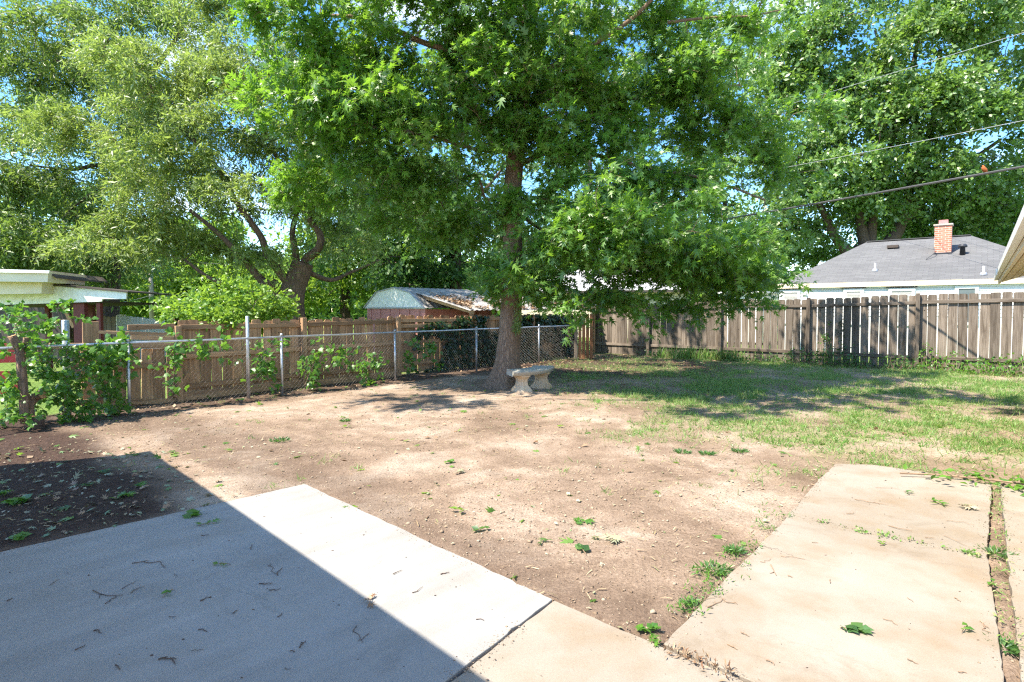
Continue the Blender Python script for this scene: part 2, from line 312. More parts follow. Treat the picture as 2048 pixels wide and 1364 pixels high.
def concrete_mat(name, light, dark, warm, warm_amt, streak):
    m, n, l, b = new_mat(name); v = vecs(n, l)
    t = noise(n, l, v, 0.9, 7, 0.62, 0.4); r = ramp(n, [dark, light], [0.32, 0.66]); l.new(t.outputs['Fac'], r.inputs['Fac'])
    t2 = noise(n, l, v, 2.1, 5, 0.6); r2 = ramp(n, [(0, 0, 0), (1, 1, 1)], [0.45, 0.75]); l.new(t2.outputs['Fac'], r2.inputs['Fac'])
    mm = n.new('ShaderNodeMath'); mm.operation = 'MULTIPLY'; mm.inputs[1].default_value = warm_amt; l.new(r2.outputs['Color'], mm.inputs[0])
    c = mixc(n, l, mm.outputs[0], r.outputs['Color'], warm)
    f = noise(n, l, v, 160, 3, 0.6); fr = ramp(n, [(0.86, 0.86, 0.86), (1.04, 1.04, 1.04)], [0.3, 0.6]); l.new(f.outputs['Fac'], fr.inputs['Fac'])
    c = mixc(n, l, 1.0, c, fr.outputs['Color'], 'MULTIPLY')
    # small pits
    pv = n.new('ShaderNodeTexVoronoi'); pv.inputs['Scale'].default_value = 45; l.new(v, pv.inputs['Vector']); pr = ramp(n, [(0.45, 0.42, 0.4), (1, 1, 1)], [0.04, 0.10]); l.new(pv.outputs['Distance'], pr.inputs['Fac'])
    c = mixc(n, l, 0.55, c, mixc(n, l, 1.0, c, pr.outputs['Color'], 'MULTIPLY'))
    wn_ = noise(n, l, v, 2.2, 6, 0.7); av = n.new('ShaderNodeVectorMath'); av.operation = 'MULTIPLY_ADD'; l.new(wn_.outputs['Color'], av.inputs[0]); av.inputs[1].default_value = (.55, .55, .55); l.new(v, av.inputs[2])
    cv = n.new('ShaderNodeTexVoronoi'); cv.feature = 'DISTANCE_TO_EDGE'; cv.inputs['Scale'].default_value = .42; l.new(av.outputs[0], cv.inputs['Vector'])
    cr_ = ramp(n, [(1, 1, 1), (0, 0, 0)], [0.0008, 0.0035]); l.new(cv.outputs['Distance'], cr_.inputs['Fac'])
    cm = noise(n, l, v, .8, 3); cmr = ramp(n, [(0, 0, 0), (1, 1, 1)], [.47, .58]); l.new(cm.outputs['Fac'], cmr.inputs['Fac'])
    ck = n.new('ShaderNodeMath'); ck.operation = 'MULTIPLY'; l.new(cr_.outputs['Color'], ck.inputs[0]); l.new(cmr.outputs['Color'], ck.inputs[1])
    ck2 = n.new('ShaderNodeMath'); ck2.operation = 'MULTIPLY'; ck2.inputs[1].default_value = .75 if warm_amt > .5 else .25; l.new(ck.outputs[0], ck2.inputs[0]); c = mixc(n, l, ck2.outputs[0], c, tuple(x * .3 for x in dark))
    st2 = noise(n, l, v, 1.3, 8, .75, 1.2); str_ = ramp(n, [(0, 0, 0), (1, 1, 1)], [.56, .70]); l.new(st2.outputs['Fac'], str_.inputs['Fac']); sk = n.new('ShaderNodeMath'); sk.operation = 'MULTIPLY'; sk.inputs[1].default_value = .45 if warm_amt > .5 else .22; l.new(str_.outputs['Color'], sk.inputs[0]); c = mixc(n, l, sk.outputs[0], c, tuple(x * .62 for x in warm))
    mp = n.new('ShaderNodeMapping'); mp.inputs['Rotation'].default_value = (0, 0, R(-46)); l.new(v, mp.inputs['Vector'])
    mp2 = n.new('ShaderNodeMapping'); mp2.inputs['Scale'].default_value = (1.2, 190, 1); l.new(mp.outputs['Vector'], mp2.inputs['Vector'])
    s = noise(n, l, mp2.outputs['Vector'], 1.0, 3, 0.5)
    mp3 = n.new('ShaderNodeMapping'); mp3.inputs['Scale'].default_value = (0.5, 5, 1); l.new(mp.outputs['Vector'], mp3.inputs['Vector'])
    s3 = noise(n, l, mp3.outputs['Vector'], 1.0, 4, 0.6); sr3 = ramp(n, [(0.86, 0.86, 0.86), (1.08, 1.08, 1.08)], [0.3, 0.7]); l.new(s3.outputs['Fac'], sr3.inputs['Fac'])
    c = mixc(n, l, streak, c, mixc(n, l, 1.0, c, sr3.outputs['Color'], 'MULTIPLY'))
    l.new(c, b.inputs['Base Color']); b.inputs['Roughness'].default_value = 0.85; b.inputs['Specular IOR Level'].default_value = 0.3
    ad = n.new('ShaderNodeMath'); ad.operation = 'MULTIPLY_ADD'; l.new(s.outputs['Fac'], ad.inputs[0]); ad.inputs[1].default_value = streak; l.new(f.outputs['Fac'], ad.inputs[2])
    bump(n, l, b, ad.outputs[0], 0.35, 0.004); return m
M['new_concrete'] = concrete_mat('pale_broomed_concrete', (0.315, 0.304, 0.280), (0.255, 0.246, 0.225), (0.23, 0.205, 0.168), 0.45, 0.95)
M['old_concrete'] = concrete_mat('old_buff_concrete', (0.295, 0.262, 0.217), (0.23, 0.197, 0.152), (0.215, 0.155, 0.095), 0.85, 0.15)
M['bench_top'] = concrete_mat('grey_cast_stone', (0.55, 0.51, 0.43), (0.36, 0.34, 0.28), (0.24, 0.21, 0.16), 0.6, 0.0)
M['bench_leg'] = concrete_mat('cream_cast_stone', (0.72, 0.58, 0.41), (0.58, 0.43, 0.27), (0.50, 0.22, 0.06), 0.55, 0.0)

# ------------------------------------------------------------------ ground
PA = [G(-420, 1196), G(0, 1108), G(610, 970), G(1105, 1202)]
PATIO_FAR, PATIO_CORNER, JOINT = G(0, 1108), G(610, 970), G(1105, 1202)
DRV_NEAR, DRV_FAR = G(1322, 1292), G(1668, 930)
def grass_density(x, y):
    d = sst(0.9, 4.4, x + (y - 8.0) * 0.16 + (vnoise(x, y, 0.8, 3, 2) - 0.5) * 4.2) * sst(4.4, 6.0, y)
    d = d * (0.16 + 0.84 * sst(0.38, 0.60, vnoise(x, y, 1.5, 4, 5)))
    litter = sst(-0.12, 0.5, 1 - ((x - 2.6) / 4.5) ** 2 - ((y - 16.8) / 3.4) ** 2)
    return np.clip(d * (1 - 0.7 * litter), 0, 1)
def outside_yard(x, y):
    # 1 beyond the two wooden fences
    fl = (x - WF0.x) * (-VB.x) + (y - WF0.y) * (-VB.y)
    fr = (x - RF0.x) * VA.x + (y - RF0.y) * VA.y
    return np.maximum(sst(0.0, 0.25, fl), sst(0.0, 0.25, fr))
CL0 = G(255, 828); CLD = (G(1078, 726) - CL0).normalized()
VA = CLD.copy(); VB = Vector((VA.y, -VA.x, 0))
WF0 = CL0 - VB * 0.80
RF0 = G(1298, 711)
RFD = (G(1835, 740) - RF0).normalized()
def hz(x, y):
    h = (vnoise(x, y, 0.5, 3, 1) - 0.5) * 0.07 + (vnoise(x, y, 5.0, 3, 4) - 0.5) * 0.035 + (vnoise(x, y, 16.0, 2, 6) - 0.5) * 0.02
    far = sst(25, 60, np.sqrt(x * x + y * y)); return h * (1 - far) - 0.012
def inside(poly, x, y):
    ins = np.zeros(np.shape(x), dtype=bool); n = len(poly)
    for i in range(n):
        x1, y1 = poly[i][0], poly[i][1]; x2, y2 = poly[(i + 1) % n][0], poly[(i + 1) % n][1]
        c = ((y1 > y) != (y2 > y)) & (x < (x2 - x1) * (y - y1) / (y2 - y1 + 1e-12) + x1); ins ^= c
    return ins
hb = (JOINT - PATIO_CORNER).normalized()                 # along the patio's yard edge
ha = (PATIO_CORNER - PATIO_FAR).normalized()             # patio's left edge, away from the house
JD = (G(895, 1364) - JOINT).normalized()
# slabs as polygons
S_PATIO = [PATIO_CORNER, JOINT, JOINT + JD * 3.6, PATIO_FAR - ha * 3.2 + hb * 0.3, PATIO_FAR]
gj = 0.012
jn = Vector((-JD.y, JD.x, 0)); jn = jn if jn.dot(hb) > 0 else -jn
E2 = DRV_NEAR + Vector((-0.012, -0.006, 0)); W2 = G(1480, 1364)
S_WALK = [JOINT + jn * gj, E2, E2 + (W2 - E2).normalized() * 1.9, JOINT + JD * 3.2 + hb * 3.2, JOINT + JD * 3.2 + jn * gj]
dd = (DRV_FAR - DRV_NEAR).normalized(); wd = (W2 - E2).normalized()
J1, J2 = G(1984, 972), G(2008, 1364)
jd = (J1 - J2).normalized()
C0 = DRV_NEAR + wd * 0.0
CR_A, CR_B = G(1575, 1035), G(1975, 1120)                # cracked cross joint
S_DRV_NEAR = [DRV_NEAR + Vector((0.012, 0.0, 0)), CR_A - dd * 0.004, CR_B - jd * 0.004, J2, J2 - jd * 1.0, DRV_NEAR + wd * 1.0 + Vector((0.02, 0, 0))]
S_DRV_FAR = [CR_A + dd * 0.004, G(1640, 958), G(1672, 929), G(1745, 931), G(1850, 946), J1, CR_B + jd * 0.004]
off = Vector((jd.y, -jd.x, 0)) * 0.055
S_DRV_SIDE = [J2 + off - jd * 1.0, J1 + off, G(2140, 992), J1 + off * 60 + jd * -0.1, J2 + off * 60 - jd]
SLABS = [S_PATIO, S_WALK, S_DRV_NEAR, S_DRV_FAR, S_DRV_SIDE]

def axis(lo, hi, step, far, grow=1.28):
    a = list(np.arange(lo, hi, step)); s = step; x = a[-1]
    while x < far: s *= grow; x += s; a.append(x)
    s = step; x = a[0]; b = []
    while x > -far: s *= grow; x -= s; b.append(x)
    return np.array(list(reversed(b)) + a)
gx, gy = axis(-8.5, 13.0, 0.07, 420), axis(1.2, 13.0, 0.06, 420)
XX, YY = np.meshgrid(gx, gy, indexing='ij'); ZZ = hz(XX, YY)
sl = np.zeros(XX.shape, dtype=bool)
for s_ in SLABS: sl |= inside(s_, XX, YY)
ZZ = np.where(sl, np.minimum(ZZ, -0.02) - 0.03, ZZ)
nx, ny = XX.shape; idx = np.arange(nx * ny).reshape(nx, ny)
F = np.stack([idx[:-1, :-1], idx[1:, :-1], idx[1:, 1:], idx[:-1, 1:]], -1).reshape(-1, 4)
me = fast_mesh('ground', np.stack([XX, YY, ZZ], -1).reshape(-1, 3), F, True)
gd = grass_density(XX, YY); oy = outside_yard(XX, YY)
at = me.attributes.new('grassy', 'FLOAT', 'POINT'); at.data.foreach_set('value', np.maximum(gd, 0).ravel().astype(np.float32))
at = me.attributes.new('beyond', 'FLOAT', 'POINT'); at.data.foreach_set('value', oy.ravel().astype(np.float32))
# dark topsoil by the patio and trees, plus house shade painted into the bed
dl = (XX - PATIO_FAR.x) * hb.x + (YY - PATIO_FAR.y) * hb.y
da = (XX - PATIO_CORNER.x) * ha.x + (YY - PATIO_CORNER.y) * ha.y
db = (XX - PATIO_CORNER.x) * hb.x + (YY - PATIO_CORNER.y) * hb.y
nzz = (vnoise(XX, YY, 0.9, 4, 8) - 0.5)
bed = (1 - sst(-1.15, -0.75, da + nzz * 0.6)) * (1 - sst(-0.25, 0.25, db + nzz * 0.4))  # soil darkened up to the house shadow edge, shade painted in
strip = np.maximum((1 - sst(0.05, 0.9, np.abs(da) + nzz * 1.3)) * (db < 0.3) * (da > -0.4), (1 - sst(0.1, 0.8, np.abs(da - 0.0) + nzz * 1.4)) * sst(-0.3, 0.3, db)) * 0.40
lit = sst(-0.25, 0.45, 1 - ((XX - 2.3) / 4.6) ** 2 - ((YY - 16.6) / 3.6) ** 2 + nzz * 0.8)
fl_ = np.abs((XX - CL0.x) * VB.x + (YY - CL0.y) * VB.y + 0.35); along = (1 - sst(0.35, 0.9, fl_ + nzz * 0.5)) * 0.8  # darker ground strip along the chain-link fence
dark_soil_shade = np.clip(np.maximum.reduce([bed, strip, lit, along]), 0, 1)
at = me.attributes.new('dark_soil_shade', 'FLOAT', 'POINT'); at.data.foreach_set('value', dark_soil_shade.ravel().astype(np.float32))
def ground_mat():
    m, n, l, b = new_mat('yard_soil'); v = vecs(n, l)
    t = noise(n, l, v, 0.7, 8, 0.65, 0.5); r = ramp(n, [(0.205, 0.148, 0.104), (0.30, 0.225, 0.163), (0.40, 0.328, 0.255)], [0.36, 0.5, 0.62]); l.new(t.outputs['Fac'], r.inputs['Fac'])
    t2 = noise(n, l, v, 3.1, 6, 0.7); r2 = ramp(n, [(0.72, 0.70, 0.68), (1.15, 1.15, 1.15)], [0.3, 0.7]); l.new(t2.outputs['Fac'], r2.inputs['Fac'])
    c = mixc(n, l, 1.0, r.outputs['Color'], r2.outputs['Color'], 'MULTIPLY')
    t4 = noise(n, l, v, 55, 5, 0.7); r4 = ramp(n, [(0.55, 0.52, 0.5), (1.2, 1.2, 1.2)], [0.28, 0.68]); l.new(t4.outputs['Fac'], r4.inputs['Fac'])
    c = mixc(n, l, 1.0, c, r4.outputs['Color'], 'MULTIPLY')
    ga = n.new('ShaderNodeAttribute'); ga.attribute_name = 'grassy'; be = n.new('ShaderNodeAttribute'); be.attribute_name = 'beyond'; dm = n.new('ShaderNodeAttribute'); dm.attribute_name = 'dark_soil_shade'
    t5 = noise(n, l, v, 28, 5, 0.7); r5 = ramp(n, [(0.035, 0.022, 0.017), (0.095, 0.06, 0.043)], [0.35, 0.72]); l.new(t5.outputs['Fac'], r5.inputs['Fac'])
    c = mixc(n, l, dm.outputs['Fac'], c, r5.outputs['Color'])  # dark soil and the painted bed shade go into the base colour
    gc = ramp(n, [(0.10, 0.15, 0.045), (0.20, 0.21, 0.09), (0.30, 0.25, 0.15)], [0.3, 0.5, 0.7]); l.new(t5.outputs['Fac'], gc.inputs['Fac'])
    mg = n.new('ShaderNodeMath'); mg.operation = 'MULTIPLY'; l.new(ga.outputs['Fac'], mg.inputs[0]); mg.inputs[1].default_value = 0.72
    c = mixc(n, l, mg.outputs[0], c, gc.outputs['Color'])
    lc = ramp(n, [(0.07, 0.13, 0.025), (0.16, 0.23, 0.05)], [0.3, 0.7]); l.new(t2.outputs['Fac'], lc.inputs['Fac'])
    c = mixc(n, l, be.outputs['Fac'], c, lc.outputs['Color'])
    l.new(c, b.inputs['Base Color']); b.inputs['Roughness'].default_value = 0.95; b.inputs['Specular IOR Level'].default_value = 0.15
    ad = n.new('ShaderNodeMath'); ad.operation = 'MULTIPLY_ADD'; l.new(t2.outputs['Fac'], ad.inputs[0]); ad.inputs[1].default_value = 1.5; l.new(t4.outputs['Fac'], ad.inputs[2])
    bump(n, l, b, ad.outputs[0], 0.9, 0.02); return m
M['soil'] = ground_mat()
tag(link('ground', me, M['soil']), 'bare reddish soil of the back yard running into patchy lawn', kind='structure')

def gz(x, y): return float(hz(np.array([x]), np.array([y]))[0])
def slab_obj(name, poly, mat, label, z=0.032):
    q_ = []
    for i_ in range(len(poly)):
        a_, b_ = Vector(poly[i_]), Vector(poly[(i_ + 1) % len(poly)]); n_ = max(1, int((b_ - a_).length / .05)); w_ = 0.0
        for k_ in range(n_):
            w_ = w_ * .6 + random.gauss(0, .0028); chip = -.012 if random.random() < .02 else 0
            nn_ = Vector((-(b_ - a_).y, (b_ - a_).x, 0)).normalized(); q_.append(a_.lerp(b_, k_ / n_) + (nn_ * (w_ + chip) if k_ else Vector((0, 0, 0))))
    mb = MB(); mb.prism(q_, -0.09, z); o = mb.build(name, mat); bevel(o, 0.004, 2); tag(o, label, kind='structure'); return o
SZ = 0.012
slab_obj('patio_slab', S_PATIO, M['new_concrete'], 'pale new concrete patio slab half in shade', SZ)
slab_obj('path_slab', S_WALK, M['old_concrete'], 'buff concrete walk slab beside the patio joint', SZ - 0.004)
slab_obj('driveway_slab', S_DRV_NEAR, M['old_concrete'], 'buff concrete driveway slab nearest the camera', SZ)
slab_obj('driveway_slab', S_DRV_FAR, M['old_concrete'], 'buff concrete driveway slab beyond the weedy crack', SZ - 0.003)
slab_obj('driveway_slab', S_DRV_SIDE, M['old_concrete'], 'concrete driveway slab right of the weedy joint', SZ - 0.002)

# ------------------------------------------------------------------ leaves
def unit(a): return a / np.maximum(np.linalg.norm(a, axis=-1, keepdims=True), 1e-9)
T_STAR_V = np.array([(0, 0, 0), (.30, .07, .01), (.30, -.07, .01), (.55, .08, .01), (.55, -.08, .01), (1, 0, -.08), (.36, .40, -.05), (.36, -.40, -.05), (.80, .44, -.08), (.80, -.44, -.08)], float)
T_STAR_F = np.array([(0, 2, 1), (1, 2, 4), (1, 4, 3), (3, 4, 5), (0, 1, 6), (2, 0, 7), (1, 3, 8), (4, 2, 9)])
T_NARROW_V = np.array([(0, 0, 0), (.45, .13, .03), (1, 0, -.06), (.45, -.13, .03)], float)
T_OVAL_V = np.array([(0, 0, 0), (.42, .30, .05), (1, 0, -.06), (.42, -.30, .05)], float)
T_QUAD_F = np.array([(0, 3, 2), (0, 2, 1)])
T_VINE_V = np.array([(0, 0, 0), (-.05, .30, -.04), (.35, .50, -.05), (.55, .22, .02), (1, 0, -.10), (.55, -.22, .02), (.35, -.50, -.05), (-.05, -.30, -.04), (.35, 0, .05)], float)
T_VINE_F = np.array([(8, 0, 7), (8, 7, 6), (8, 6, 5), (8, 5, 4), (8, 4, 3), (8, 3, 2), (8, 2, 1), (8, 1, 0)])
T_BLADE_V = np.array([(0, .045, 0), (0, -.045, 0), (.55, -.03, .0), (.55, .03, .0), (1, 0, -.22)], float)
T_BLADE_F = np.array([(0, 1, 2), (0, 2, 3), (3, 2, 4)])
TEMPL = {'star': (T_STAR_V, T_STAR_F), 'narrow': (T_NARROW_V, T_QUAD_F), 'oval': (T_OVAL_V, T_QUAD_F), 'vine': (T_VINE_V, T_VINE_F), 'blade': (T_BLADE_V, T_BLADE_F)}
def leaf_cloud(name, pos, dirs, nrm, size, kind, mat, parent=None, tint=None):
    tv, tf = TEMPL[kind]; N, k = len(pos), len(tv)
    X = unit(dirs); Y = unit(np.cross(nrm, X)); Z = np.cross(X, Y)
    s = np.asarray(size)[:, None, None]
    V = pos[:, None, :] + s * (X[:, None, :] * tv[None, :, 0:1] + Y[:, None, :] * tv[None, :, 1:2] + Z[:, None, :] * tv[None, :, 2:3])
    Fc = tf[None] + (np.arange(N) * k)[:, None, None]
    me_ = fast_mesh(name, V.reshape(-1, 3), Fc.reshape(-1, 3))
    ti = RNG.random(N) if tint is None else tint
    at_ = me_.attributes.new('tint', 'FLOAT', 'FACE'); at_.data.foreach_set('value', np.repeat(ti, len(tf)).astype(np.float32))
    return link(name, me_, mat, parent)
def rdir(n): return unit(RNG.normal(size=(n, 3)))
def sprays(centers, out, n_twig, n_leaf, tlen, droop, spread=1.0, up=0.15):
    """leafy twigs round every cluster centre: returns leaf positions, directions, twig start/end"""
    C = np.repeat(centers, n_twig, 0); O = np.repeat(out, n_twig, 0); n = len(C)
    d = unit(rdir(n) * spread + O * 0.9 + np.array([0, 0, up])); d[:, 2] *= 0.75; d = unit(d)
    L = tlen * RNG.uniform(0.55, 1.25, n)
    st = C + rdir(n) * tlen * 0.18
    t = (np.arange(n_leaf) + 0.6) / n_leaf
    t = np.clip(t[None] + RNG.uniform(-.1, .1, (n, n_leaf)), 0.08, 1.05)
    p = st[:, None] + d[:, None] * (L[:, None] * t)[..., None]
    p[..., 2] -= droop * (L[:, None] * t ** 2)
    p += RNG.normal(size=p.shape) * tlen * 0.055
    td = d[:, None] * np.ones((1, n_leaf, 1)); td = td.copy(); td[..., 2] -= 2 * droop * t
    ld = unit(td) * 0.7 + rdir(n * n_leaf).reshape(n, n_leaf, 3) * 0.85
    en = st + d * L[:, None]; en[:, 2] -= droop * L
    return p.reshape(-1, 3), unit(ld.reshape(-1, 3)), st, en
def blob_points(blobs, layer=0.0):
    """blobs: (centre, radii, count); points lie in the outer part of each ellipsoid"""
    pts, outs = [], []
    for c, r, n in blobs:
        c = np.array(c); r = np.array(r)
        if layer > 0:
            m_ = max(2, n // 7); d = rdir(m_); rr = RNG.random(m_) ** 0.42; sc = c + d * rr[:, None] * r
            ii = RNG.integers(0, m_, n); g_ = RNG.normal(size=(n, 3)) * np.array([1.0, 1.0, .26]) * layer
            g_[:, 2] -= .22 * np.hypot(g_[:, 0], g_[:, 1])
            pts.append(sc[ii] + g_); outs.append(unit(d[ii] * .6 + unit(g_) * .6))
            continue
        d = rdir(n); rr = RNG.random(n) ** 0.42
        pts.append(c + d * rr[:, None] * r); outs.append(unit(d * (0.35 + 0.65 * rr[:, None]) + np.array([0, 0, 0.1])))
    return np.concatenate(pts), np.concatenate(outs)
def curve_pts(pts, per=4):
    """Catmull-Rom through control points"""
    p = [Vector(q) for q in pts]; p = [p[0] * 2 - p[1]] + p + [p[-1] * 2 - p[-2]]; out = []
    for i in range(1, len(p) - 2):
        for k in range(per):
            t = k / per; a, b, c, d = p[i - 1], p[i], p[i + 1], p[i + 2]
            out.append(0.5 * ((2 * b) + (c - a) * t + (2 * a - 5 * b + 4 * c - d) * t * t + (3 * b - a - 3 * c + d) * t ** 3))
    out.append(p[-2]); return out
def limb_tube(mb, pts, r0, r1, n=8, per=4, wob=0.06):
    c = curve_pts(pts, per); m = len(c)
    rad = [r0 + (r1 - r0) * (i / (m - 1)) ** 0.85 for i in range(m)]
    mb.tube(c, rad, n, True, wob); return c, rad
def branches_to(mb, nodes, clusters, r_tip=0.006, wander=0.12, thick=0.35, sag=0.10):
    """thin branches from the nearest limb to every leaf cluster"""
    NP = np.array([list(p) for p, _ in nodes]); NR = np.array([r for _, r in nodes])
    order = np.argsort([np.min(np.linalg.norm(NP - c, axis=1)) for c in clusters])
    for i in order:
        c = clusters[i]; d = np.linalg.norm(NP - c, axis=1) + np.maximum(0, NP[:, 2] - c[2]) * 0.6
        j = int(np.argmin(d)); a = NP[j]; v = c - a; L = np.linalg.norm(v)
        if L < 0.15: continue
        r0 = min(NR[j] * 0.7, 0.004 + 0.012 * L * thick + 0.004); r0 = max(r0, r_tip)
        side = RNG.normal(size=3) * wander * L
        pts = [a, a + v * 0.33 + side * 0.8 + np.array([0, 0, sag * L]), a + v * 0.68 + side * 0.5 + np.array([0, 0, sag * L * 0.7]), c]
        cp = curve_pts(pts, 2); rad = [r0 + (r_tip - r0) * k / (len(cp) - 1) for k in range(len(cp))]
        mb.tube(cp, rad, 4, False)
        NP = np.concatenate([NP, np.array([list(q) for q in cp[1:]])]); NR = np.concatenate([NR, rad[1:]])
def twig_tubes(mb, st, en, r=0.004, frac=1.0):
    n = len(st); keep = np.nonzero(RNG.random(n) < frac)[0]
    for i in keep: mb.tube([st[i], (st[i] + en[i]) / 2 + np.array([0, 0, .02]), en[i]], [r, r * .8, r * .4], 3, False)
def leaf_normals(n, upw=1.0, tilt=0.7, toward=None):
    v = rdir(n) * tilt + np.array([0, 0, upw])
    if toward is not None: v = v + np.array(toward)
    return unit(v)
def gnarl(o_mb_pts): pass

def make_tree(name, label, base, trunk_pts, trunk_r, limbs, blobs, leaf, leaf_m, bark_m, lsize, n_twig, n_leaf, tlen, droop,
              flare=1.5, twig_frac=0.35, tilt=0.8, upw=1.0, spread=1.0, r_tip=0.006, min_z=0.3, sides=14, extra_limb_mat=None):
    t = thing(name, label, 'tree', base)
    inv = Vector(base)
    def loc(p): return Vector(p) - inv
    mb = MB(); c = curve_pts([loc(p) for p in trunk_pts], 6); m = len(c); rad = []
    L = sum((c[i + 1] - c[i]).length for i in range(m - 1)); acc = 0
    for i in range(m):
        if i: acc += (c[i] - c[i - 1]).length
        r = trunk_r[0] + (trunk_r[1] - trunk_r[0]) * acc / L
        r *= 1 + (flare - 1) * math.exp(-acc / (trunk_r[0] * 1.3)); rad.append(r)
    mb.tube(c, rad, sides, True, 0.035)
    # buttress bulges at the foot
    for i in range(m):
        if rad[i] > trunk_r[0] * 1.05:
            for k in range(sides):
                p = Vector(mb.v[i * sides + k]); d = p - c[i]
                mb.v[i * sides + k] = tuple(c[i] + d * (1 + 0.22 * (rad[i] / trunk_r[0] - 1) * math.sin(k * 5 * 2 * math.pi / sides + 1)))
    tr = mb.build('trunk', bark_m, t, True)
    nodes = [(p, r) for p, r in zip(c[len(c) // 3:], rad[len(c) // 3:])]
    for pts, r0, r1 in limbs:
        lm = MB(); cc, rr = limb_tube(lm, [loc(p) for p in pts], r0, r1, 8, 5)
        lm.build('limb', extra_limb_mat or bark_m, t, True); nodes += list(zip(cc[1:], rr[1:]))
    cl, out = blob_points([(loc(b[0]), b[1], b[2]) for b in blobs], tlen * .72)
    k = cl[:, 2] + inv.z > min_z; cl, out = cl[k], out[k]
    bm = MB(); branches_to(bm, nodes, cl, r_tip)
    p, d, st, en = sprays(cl, out, n_twig, n_leaf, tlen, droop, spread)
    twig_tubes(bm, st, en, r_tip * 0.6, twig_frac)
    bm.build('branches', bark_m, t)
    N = len(p); size = lsize * np.clip(RNG.lognormal(-.06, .28, N), .45, 1.6)
    nr = leaf_normals(N, upw, tilt, (-.55, -.40, 0))
    ct = np.repeat(RNG.random(len(cl)), n_twig * n_leaf); tw = np.repeat(RNG.random(len(cl) * n_twig), n_leaf)
    cr = leaf_cloud('crown', p, d, nr, size, leaf, leaf_m, t, np.clip(.5 + (ct - .5) * .75 + (tw - .5) * .3 + RNG.normal(size=N) * .13, 0, 1))
    cr['kind'] = 'stuff'
    return t

# ------------------------------------------------------------------ left wooden fence (tan) : rails and posts on this side
def tset(P0, D, u): return on_line(P0, D, u)
def picket_mesh(w, h, th=0.018, ear=0.035, seed=0):
    rn = random.Random(seed); e = ear * rn.uniform(0.7, 1.2); b = rn.uniform(0, 0.02); j = lambda: rn.uniform(-0.004, 0.004)
    prof = [(-w / 2, b), (w / 2, b + j()), (w / 2, h - e), (w / 2 - e * 0.4, h - e * 0.35 + j()), (w / 2 - e, h), (-w / 2 + e, h + j()), (-w / 2 + e * 0.4, h - e * 0.35), (-w / 2, h - e + j())]
    n = len(prof); mb = MB()
    vs_ = [(x, -th / 2, z) for x, z in prof] + [(x, th / 2, z) for x, z in prof]
    mb.add(vs_, [tuple(range(n)), tuple(reversed(range(n, 2 * n)))] + [(i, n + i, n + (i + 1) % n, (i + 1) % n) for i in range(n)])
    return mb.mesh('picket')
def board_obj(name, p, q, w, h, mat, parent, up=(0, 0, 1)):
    """board from p to q whose grain runs along local Z"""
    p, q = Vector(p), Vector(q); L = (q - p).length; d = (q - p).normalized(); up = Vector(up)
    x = d.cross(up).normalized(); y = d.cross(x).normalized()
    mb = MB(); mb.box((0, 0, L / 2), (w, h, L)); o = mb.build(name, mat, parent)
    Mx = Matrix((x, y, d)).transposed().to_4x4(); Mx.translation = p
    o.matrix_local = Mx; bevel(o, 0.004, 1); return o
AZ_L = math.atan2(VA.y, VA.x)
lf = thing('wooden_fence', 'tan weathered plank fence with vines behind the chain-link fence', 'fence')
t0, t_mid, t_end = tset(WF0, VA, 164), tset(WF0, VA, 353), tset(WF0, VA, 1146)
pm_var = [picket_mesh(0.178, 1.40, seed=i) for i in range(6)]
pm_low = [picket_mesh(0.178, 1.0, ear=0.012, seed=20 + i) for i in range(4)]
for m_ in pm_var + pm_low: m_.materials.append(M['fence_tan'])
t = t0 + 0.07; i = 0
rn = random.Random(5)
while t < t_end:
    low = t < t_mid
    if not (low and rn.random() < 0.06):
        o = bpy.data.objects.new('picket', (rn.choice(pm_low) if low else rn.choice(pm_var))); COL.objects.link(o); o.parent = lf
        p = WF0 + VA * t - VB * 0.03
        zt = -0.06 + rn.uniform(-0.05, 0.035) + (0.0 if low else 0.03)
        if t > tset(WF0, VA, 800): zt += 0.03
        o.location = (p.x, p.y, zt); o.rotation_euler = (rn.uniform(-.02, .02), rn.gauss(0, .016), AZ_L + rn.uniform(-.02, .02))
    t += 0.178 + rn.choice([0.003, 0.006, 0.012, 0.02 if not low else 0.03]); i += 1
posts_u = [353, 603, 793, 945, 1062, 1146]
tp = [tset(WF0, VA, u) for u in posts_u]
for k, tt in enumerate(tp):
    p = WF0 + VA * tt + VB * 0.075
    board_obj('post', (p.x, p.y, -0.2), (p.x + rn.uniform(-.02, .02), p.y, 1.36 + (0.03 if k else -0.08)), 0.095, 0.095, M['fence_tan'], lf, up=VB)
for k in range(len(tp) - 1):
    for z, hh in ((1.26, 0.085), (0.76, 0.085), (0.22, 0.085)):
        a, b = WF0 + VA * (tp[k] + 0.05) + VB * 0.008, WF0 + VA * (tp[k + 1] - 0.05) + VB * 0.008
        zz = z + (0.04 if k >= 2 else 0.0) + rn.uniform(-.02, .02)
        board_obj('rail', (a.x, a.y, zz), (b.x, b.y, zz + rn.uniform(-.025, .025)), 0.038, hh, M['fence_tan'], lf)
